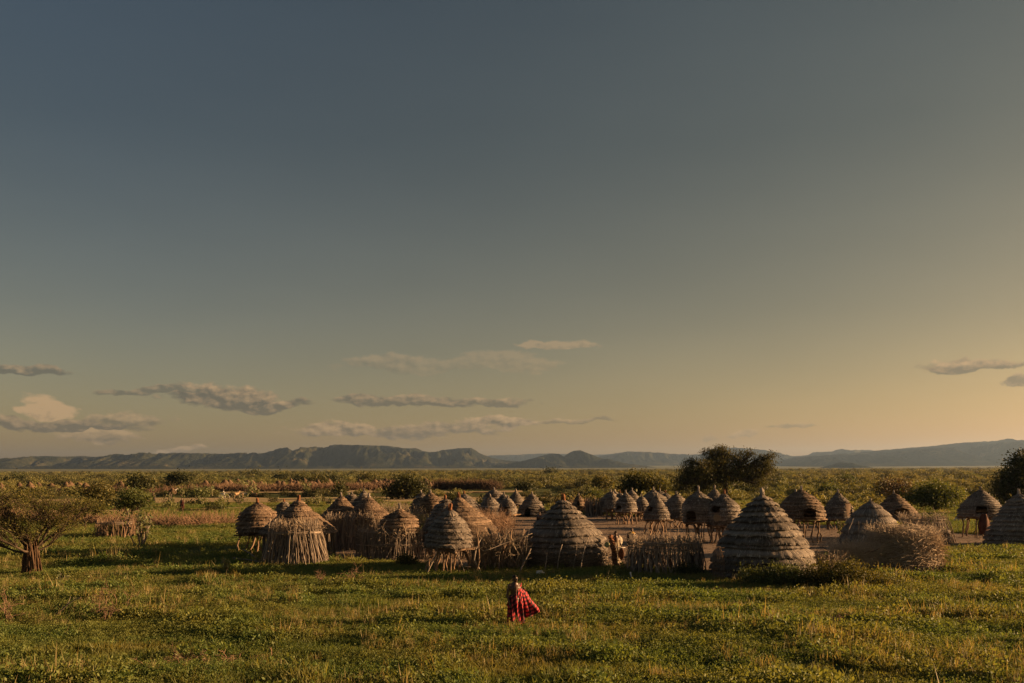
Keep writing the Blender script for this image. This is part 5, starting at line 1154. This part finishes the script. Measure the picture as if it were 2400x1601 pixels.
# ---- far figures
far = body(1.66, ARMS, LEGP, 0, .02); M['redcloth'] = mat_plain('faded_red_cloth', (0.045, 0.012, 0.010), .9, .3, 5)
for px, py, lab, c in ((360, 1180, 'tiny dark figure standing on the dirt track beside the pale tree, left of two', 'darkcloth'), (399, 1178, 'tiny dark figure on the dirt track, right of two', 'darkcloth'), (427, 1200, 'small figure in dark red cloth among the bushes before the track', 'redcloth')):
    x, y = ground_at(px, py); q = empty('person', (x, y, hz(x, y))); tag(q, lab, 'person', 'far figures on the plain'); obj('body', far, q); robe(q, 1.0, 1.38, 1.66, M[c], .01, .24, px, name='cloth')

# ---- goats
def goat_mesh(mat, graze):
    mb = MB()
    cap(mb, [(-.30, 0, .52), (-.15, 0, .50), (.05, 0, .50), (.25, 0, .53)], [.13, .16, .165, .14], 12); ell(mb, (.26, 0, .52), (.13, .12, .17)); ell(mb, (-.30, 0, .54), (.12, .115, .14))
    hd = (.62, 0, .22) if graze else (.52, 0, .86)
    cap(mb, [(.30, 0, .60), ((.30 + hd[0]) / 2 + .03, 0, (.66 + hd[2]) / 2), hd], [.095, .068, .058], 10)
    e = np.array(hd) + (np.array([.10, 0, -.11]) if graze else np.array([.15, 0, -.05])); cap(mb, [hd, e], [.060, .034], 10)
    for s in (-1, 1):
        ell(mb, np.array(hd) + [-.02, s * .085, .0], (.03, .055, .018)); cap(mb, [np.array(hd) + [-.02, s * .025, .05], np.array(hd) + [-.09, s * .035, .12], np.array(hd) + [-.15, s * .05, .12]], [.014, .011, .005], 7)
        cap(mb, [(.26, s * .085, .46), (.27, s * .085, .26), (.255, s * .085, .22), (.265, s * .085, .03)], [.055, .034, .030, .024], 8)
        cap(mb, [(-.30, s * .085, .50), (-.24, s * .09, .34), (-.36, s * .09, .22), (-.34, s * .09, .03)], [.075, .048, .029, .024], 8)
    cap(mb, [(-.41, 0, .60), (-.47, 0, .64), (-.50, 0, .60)], [.022, .022, .010], 7)
    return remeshed(mb, .016, 'goat', mat)
M['goat_white'] = mat_plain('white_goat_hair', (0.55, 0.52, 0.46), .95, .15, 8); M['goat_black'] = mat_plain('black_goat_hair', (0.02, 0.018, 0.016), .95, .3, 8); M['goat_tan'] = mat_plain('tan_goat_hair', (0.34, 0.22, 0.13), .95, .3, 8)
GM = {(c, g): goat_mesh(M['goat_' + c], g) for c in ('white', 'black', 'tan') for g in (True, False) if not (c == 'black' and not g)}
for px, py, c, gz, rz, lab in ((2254, 1228, 'white', True, 2.9, 'white goat grazing beside the granary with forked posts'),
    (408, 1156, 'white', False, .3, 'white goat alone by the left end of the distant village'), (521, 1167, 'white', True, 2.6, 'white goat at the left end of the far grazing herd'),
    (532, 1166, 'white', False, 3.0, 'largest white goat of the far grazing herd'), (542, 1167, 'black', True, .4, 'black goat of the far grazing herd'), (555, 1168, 'tan', False, 1.1, 'tan goat with lit chest in the middle of the far herd'),
    (564, 1167, 'tan', True, 3.0, 'tan grazing goat right of the middle of the far herd'), (577, 1166, 'white', True, .2, 'small white goat near the right end of the far herd'), (597, 1166, 'tan', False, 2.7, 'tan goat at the right end of the far herd')):
    x, y = ground_at(px, py); o = obj('goat', GM[(c, gz)], None, (x, y, hz(x, y))); o.rotation_euler = (0, 0, rz); s = 1.0 if px > 2000 else 1.35; o.scale = (s, s, s); tag(o, lab, 'goat', 'goats on the plain')

# ---- huts of the distant village
def far_hut(seed, r, h, stilt, mat):
    g = np.random.default_rng(seed); mb = MB(); n = 20; a = np.arange(n) * 2 * math.pi / n; z0 = h * .38 if stilt else 0
    for k in range(6):
        f0, f1 = k / 6, (k + 1) / 6; R0 = r * math.cos(f0 * 1.45) ** (.75 if stilt else .95); R1 = r * max(math.cos(f1 * 1.45) ** (.75 if stilt else .95), .05); za, zb = z0 + (h - z0) * f0, z0 + (h - z0) * f1
        rows = [(R0 - .06, za + .05), (R0 + .05, za), (R1 + .01, zb + .03)]; V = np.concatenate([np.stack([q * (1 + g.normal(0, .01, n)) * np.cos(a), q * np.sin(a), z + g.normal(0, .012, n)], -1) for q, z in rows]); j = np.arange(n); j2 = (j + 1) % n
        mb.add(V, np.concatenate([np.stack([i * n + j, i * n + j2, (i + 1) * n + j2, (i + 1) * n + j], -1) for i in (0, 1)]), np.clip(g.normal(.5, .15, len(V)), 0, 1))
    mb.tube([(0, 0, h - .1), (0, 0, h + .12), (.02, 0, h + .3)], [.10, .07, .05], 6, .4)
    if stilt:
        for q in a[::3]: mb.tube([(r * .8 * math.cos(q), r * .8 * math.sin(q), -.1), (r * .75 * math.cos(q + .1), r * .75 * math.sin(q + .1), z0 + .06)], [.06, .05], 5, .3)
    return mb.mesh('thatched_hut', mat)
M['thatch_far'] = mat_thatch('thatch_far_huts', (0.025, 0.016, 0.011), (0.095, 0.060, 0.038), (0.20, 0.13, 0.08))
FH = [far_hut(1, 1.35, 1.75, False, M['thatch_far']), far_hut(2, 1.25, 2.0, False, M['thatch_far']), far_hut(3, 1.05, 2.1, True, M['thatch_far']), far_hut(4, 1.5, 1.9, False, M['thatch_far']), far_hut(5, 1.1, 1.8, True, M['thatch_far'])]
g = np.random.default_rng(77); spots = []
for px, Y in ((697, 222), (751, 222), (767, 226), (640, 225), (655, 230), (663, 224), (682, 238), (729, 236), (737, 230), (835, 232), (846, 236), (868, 228), (879, 236), (890, 226), (899, 230), (906, 228), (924, 238), (1003, 224), (1014, 246), (1030, 230), (1041, 228), (155, 240), (164, 242), (200, 236), (185, 250), (70, 246), (2, 236), (45, 250), (90, 262), (120, 256), (275, 250), (283, 244)):
    spots.append((px, Y))
for k in range(44):
    px = 480 + 540 * g.random(); Y = g.uniform(238, 330)
    if all(abs(px - a) > 5 or abs(Y - b) > 12 for a, b in spots): spots.append((px, Y))
lab = lambda px: ('small orange lit hut at the right end of the distant village' if px > 985 else 'small hut of the distant village left of the dark round tree' if px > 800 else 'small thatched hut in the middle of the distant village' if px > 620 else 'tiny thatched hut in the left half of the distant village' if px > 420 else 'far domed hut on the plain behind the acacia')
for k, (px, Y) in enumerate(spots):
    x = ray(px, HY)[0] * Y; o = obj('thatched_hut', FH[k % 5] if k > 2 else FH[1], None, (x, Y, hz(x, Y))); s = g.uniform(.85, 1.15); o.scale = (s, s, s * g.uniform(.9, 1.1)); o.rotation_euler = (0, 0, g.uniform(0, 6.28)); l = lab(px); tag(o, l, 'hut', 'distant village: ' + l)
for px, py, lb in ((295, 1153, 'low dark hut at the near left edge of the distant village'), (404, 1158, 'dark brown haystack shaped hut standing alone in front of the distant village')):
    x, y = ground_at(px, py); o = obj('thatched_hut', FH[0], None, (x, y, hz(x, y))); o.scale = (.8, .8, .75); tag(o, lb, 'hut', 'huts outside the distant village')

# ================================================================== grass and scrub
GRASS = {
 'blade': mat_leaf('grass_blades', (0.037, 0.062, 0.017), (0.095, 0.134, 0.034), (0.206, 0.235, 0.061), 0.45, patch=.30, patchcol=(0.234, 0.219, 0.068)),
 'herb': mat_leaf('meadow_herbs', (0.034, 0.066, 0.019), (0.095, 0.145, 0.038), (0.216, 0.251, 0.068), 0.42, patch=.22, patchcol=(0.216, 0.226, 0.061)),
 'seed': mat_leaf('seed_heads', (0.121, 0.102, 0.046), (0.270, 0.221, 0.100), (0.431, 0.345, 0.153), 0.40),
 'scrub': mat_leaf('plain_scrub', (0.041, 0.056, 0.020), (0.107, 0.125, 0.043), (0.242, 0.226, 0.077), 0.35, patch=.010, patchcol=(0.260, 0.235, 0.088)),
 'thorn': mat_leaf('dark_scrub', (0.029, 0.032, 0.014), (0.070, 0.072, 0.027), (0.146, 0.125, 0.046), 0.30),
}
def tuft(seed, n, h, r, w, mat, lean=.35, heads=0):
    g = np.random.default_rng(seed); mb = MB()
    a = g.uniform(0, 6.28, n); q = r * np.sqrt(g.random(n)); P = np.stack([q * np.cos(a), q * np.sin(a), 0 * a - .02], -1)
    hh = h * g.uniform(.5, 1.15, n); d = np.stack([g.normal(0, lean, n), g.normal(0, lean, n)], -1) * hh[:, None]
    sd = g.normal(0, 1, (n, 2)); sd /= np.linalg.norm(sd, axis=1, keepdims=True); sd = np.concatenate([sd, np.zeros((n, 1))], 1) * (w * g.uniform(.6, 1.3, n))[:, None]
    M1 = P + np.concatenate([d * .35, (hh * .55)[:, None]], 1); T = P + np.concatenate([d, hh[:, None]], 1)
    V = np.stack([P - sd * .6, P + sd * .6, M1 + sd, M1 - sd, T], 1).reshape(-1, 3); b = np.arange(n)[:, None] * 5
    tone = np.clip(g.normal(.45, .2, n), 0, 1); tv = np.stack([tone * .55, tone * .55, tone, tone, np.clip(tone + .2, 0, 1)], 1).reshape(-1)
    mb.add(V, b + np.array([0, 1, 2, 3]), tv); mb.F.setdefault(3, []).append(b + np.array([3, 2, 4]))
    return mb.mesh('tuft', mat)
def herb(seed, n, h, r, size, mat):
    g = np.random.default_rng(seed); mb = MB(); k = 9
    a = g.uniform(0, 6.28, k); q = r * np.sqrt(g.random(k)); hh = h * g.uniform(.55, 1.1, k)
    i = g.integers(0, k, n); f = g.uniform(.2, 1.05, n); C = np.stack([q[i] * np.cos(a[i]) * (.3 + .9 * f), q[i] * np.sin(a[i]) * (.3 + .9 * f), hh[i] * f], -1) + g.normal(0, size * .7, (n, 3)) * [1, 1, .5]
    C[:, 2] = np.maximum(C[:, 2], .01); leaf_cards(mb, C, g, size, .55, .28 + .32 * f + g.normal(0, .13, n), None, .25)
    return mb.mesh('herb', mat)
def scrub(seed, n, size, mat, flat=.6):
    g = np.random.default_rng(seed); mb = MB(); k = 14
    d = g.normal(0, 1, (k, 3)); d /= np.linalg.norm(d, axis=1, keepdims=True); c = d * g.uniform(.35, .95, k)[:, None]; c[:, 2] = np.abs(c[:, 2]) * flat + .12
    i = g.integers(0, k, n); C = c[i] + g.normal(0, .17, (n, 3)); C[:, 2] = np.maximum(C[:, 2], .02)
    leaf_cards(mb, C, g, size, .6, .42 + .25 * (C[:, 2] - .3) + g.normal(0, .15, n) + (np.arange(k)[i] / k - .5) * .2)
    return mb.mesh('scrub', mat)
def proto(cname, meshes):
    c = bpy.data.collections.new(cname)
    for k, m in enumerate(meshes): c.objects.link(bpy.data.objects.new('%s_%02d' % (cname, k), m))
    return c
def scatter(name, label, cat, coll, P, idx, scl, seed, tilt=.12):
    """one object that carries the plants at its points"""
    g = np.random.default_rng(seed); n = len(P)
    me = bpy.data.meshes.new(name); me.vertices.add(n); me.vertices.foreach_set('co', np.asarray(P, np.float32).reshape(-1))
    rot = np.stack([g.normal(0, tilt, n), g.normal(0, tilt, n), g.uniform(0, 6.28, n)], -1).astype(np.float32)
    a = me.attributes.new('rot', 'FLOAT_VECTOR', 'POINT'); a.data.foreach_set('vector', rot.reshape(-1))
    a = me.attributes.new('scl', 'FLOAT', 'POINT'); a.data.foreach_set('value', np.asarray(scl, np.float32))
    a = me.attributes.new('idx', 'INT', 'POINT'); a.data.foreach_set('value', np.asarray(idx, np.int32))
    o = obj(name, me); tag(o, label, cat, kind='stuff')
    ng = bpy.data.node_groups.new(name, 'GeometryNodeTree')
    ng.interface.new_socket('Geometry', in_out='INPUT', socket_type='NodeSocketGeometry'); ng.interface.new_socket('Geometry', in_out='OUTPUT', socket_type='NodeSocketGeometry')
    N = ng.nodes; L = ng.links; gi = N.new('NodeGroupInput'); go = N.new('NodeGroupOutput'); ip = N.new('GeometryNodeInstanceOnPoints'); ci = N.new('GeometryNodeCollectionInfo')
    ci.inputs['Collection'].default_value = coll; ci.inputs['Separate Children'].default_value = True; ci.inputs['Reset Children'].default_value = True
    def na(nm, ty):
        q = N.new('GeometryNodeInputNamedAttribute'); q.data_type = ty; q.inputs['Name'].default_value = nm; return q.outputs['Attribute']
    L.new(gi.outputs[0], ip.inputs['Points']); L.new(ci.outputs[0], ip.inputs['Instance']); ip.inputs['Pick Instance'].default_value = True
    L.new(na('idx', 'INT'), ip.inputs['Instance Index']); L.new(na('scl', 'FLOAT'), ip.inputs['Scale'])
    e2r = N.new('FunctionNodeEulerToRotation'); L.new(na('rot', 'FLOAT_VECTOR'), e2r.inputs[0]); L.new(e2r.outputs[0], ip.inputs['Rotation']); L.new(ip.outputs[0], go.inputs[0])
    o.modifiers.new('plants', 'NODES').node_group = ng
    return o
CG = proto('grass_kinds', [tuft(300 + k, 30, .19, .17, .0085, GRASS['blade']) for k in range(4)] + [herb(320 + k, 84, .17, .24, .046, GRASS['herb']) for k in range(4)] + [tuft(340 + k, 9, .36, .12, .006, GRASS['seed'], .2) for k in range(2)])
CS = proto('scrub_kinds', [scrub(360 + k, 520, .17, GRASS['scrub']) for k in range(4)] + [scrub(370 + k, 520, .17, GRASS['thorn'], .75) for k in range(3)])
g = np.random.default_rng(5)
def fan(n, y0, y1, p=1.0, w=.63):
    u = g.random(n); y = (y0 ** (p + 1) + u * (y1 ** (p + 1) - y0 ** (p + 1))) ** (1 / (p + 1)); return y * g.uniform(-w, w, n), y
def pick(x, y):
    a = fbm(x / 5.0, y / 3.0, 3, 51); b = fbm(x / 3.0, y / 2.0, 3, 53); r = g.random(len(x))
    k = np.where(a + (r - .5) * .3 > .38, 4 + g.integers(0, 4, len(x)), g.integers(0, 4, len(x)))
    return np.where((b > .55) & (r < .16), 8 + g.integers(0, 2, len(x)), k)
# near meadow
x, y = fan(98000, 16.5, 50); m = yard_mask(x, y) < -.1; x, y = x[m], y[m]
dens = fbm(x / 2.4, y / 1.6, 3, 57); m = dens + g.random(len(x)) * .30 > .46; x, y = x[m], y[m]; dens = dens[m]
inhut = np.zeros(len(x), bool)
for kk in ('P', 'T', 'W', 'AA', 'M'):
    t, hx, hy, pf = HUT_AT[kk]; inhut |= np.hypot(x - hx, y - hy) < max(p[1] for p in pf) * .95
x, y = x[~inhut], y[~inhut]
sc_ = g.uniform(.65, 1.15, len(x)) * (.70 + .7 * fbm(x / 3.5, y / 2.2, 3, 59)); 
big = (fbm(x / 1.6, y / 1.1, 2, 83) > .66) & (g.random(len(x)) < .5); sc_ = np.where(big, sc_ * g.uniform(1.3, 2.1, len(x)), sc_)
scatter('meadow_grass', 'lush low grass and herbs of the meadow in front of the village', 'grass', CG, np.stack([x, y, height(x, y)], -1), pick(x, y), sc_, 1)
# around and behind the village
x, y = fan(90000, 50, 130); m = (yard_mask(x, y) < .2) & (track_mask(x, y) < 0); x, y = x[m], y[m]; dens = fbm(x / 9.0, y / 9.0, 3, 67); m = dens + g.random(len(x)) * .3 > .45; x, y = x[m], y[m]
scatter('village_grass', 'green grass between and behind the huts', 'grass', CG, np.stack([x, y, height(x, y)], -1), pick(x, y), g.uniform(1.1, 2.0, len(x)), 2)
# plain: low scrub towards the hills
x, y = fan(52000, 105, 2600, .15, .64); xf = x / y * FPX + CX
left = xf < 1340; d = fbm(x / 40.0, y / 40.0, 4, 71)
m = (track_mask(x, y) < -1) & (yard_mask(x, y) < -1)
m &= np.where(left & (y < 205), d + g.random(len(x)) * .5 > .86, np.where(left & (y < 235), d + g.random(len(x)) * .4 > .85, d + g.random(len(x)) * .5 > .58))
m &= ~(left & (y > 212) & (y < 345) & (xf > 440) & (xf < 1060) & (g.random(len(x)) < .8))
x, y, d = x[m], y[m], d[m]
k = np.where(d + g.normal(0, .1, len(x)) > .57, 4 + g.integers(0, 3, len(x)), g.integers(0, 4, len(x)))
scatter('plain_scrub', 'low green scrub covering the plain up to the hills', 'scrub', CS, np.stack([x, y, height(x, y) - .05], -1), k, np.clip(g.lognormal(.05, .38, len(x)), .45, 2.6) * np.interp(y, [100, 300, 1000, 2600], [.95, 1.35, 2.4, 4.0]), 3, .05)
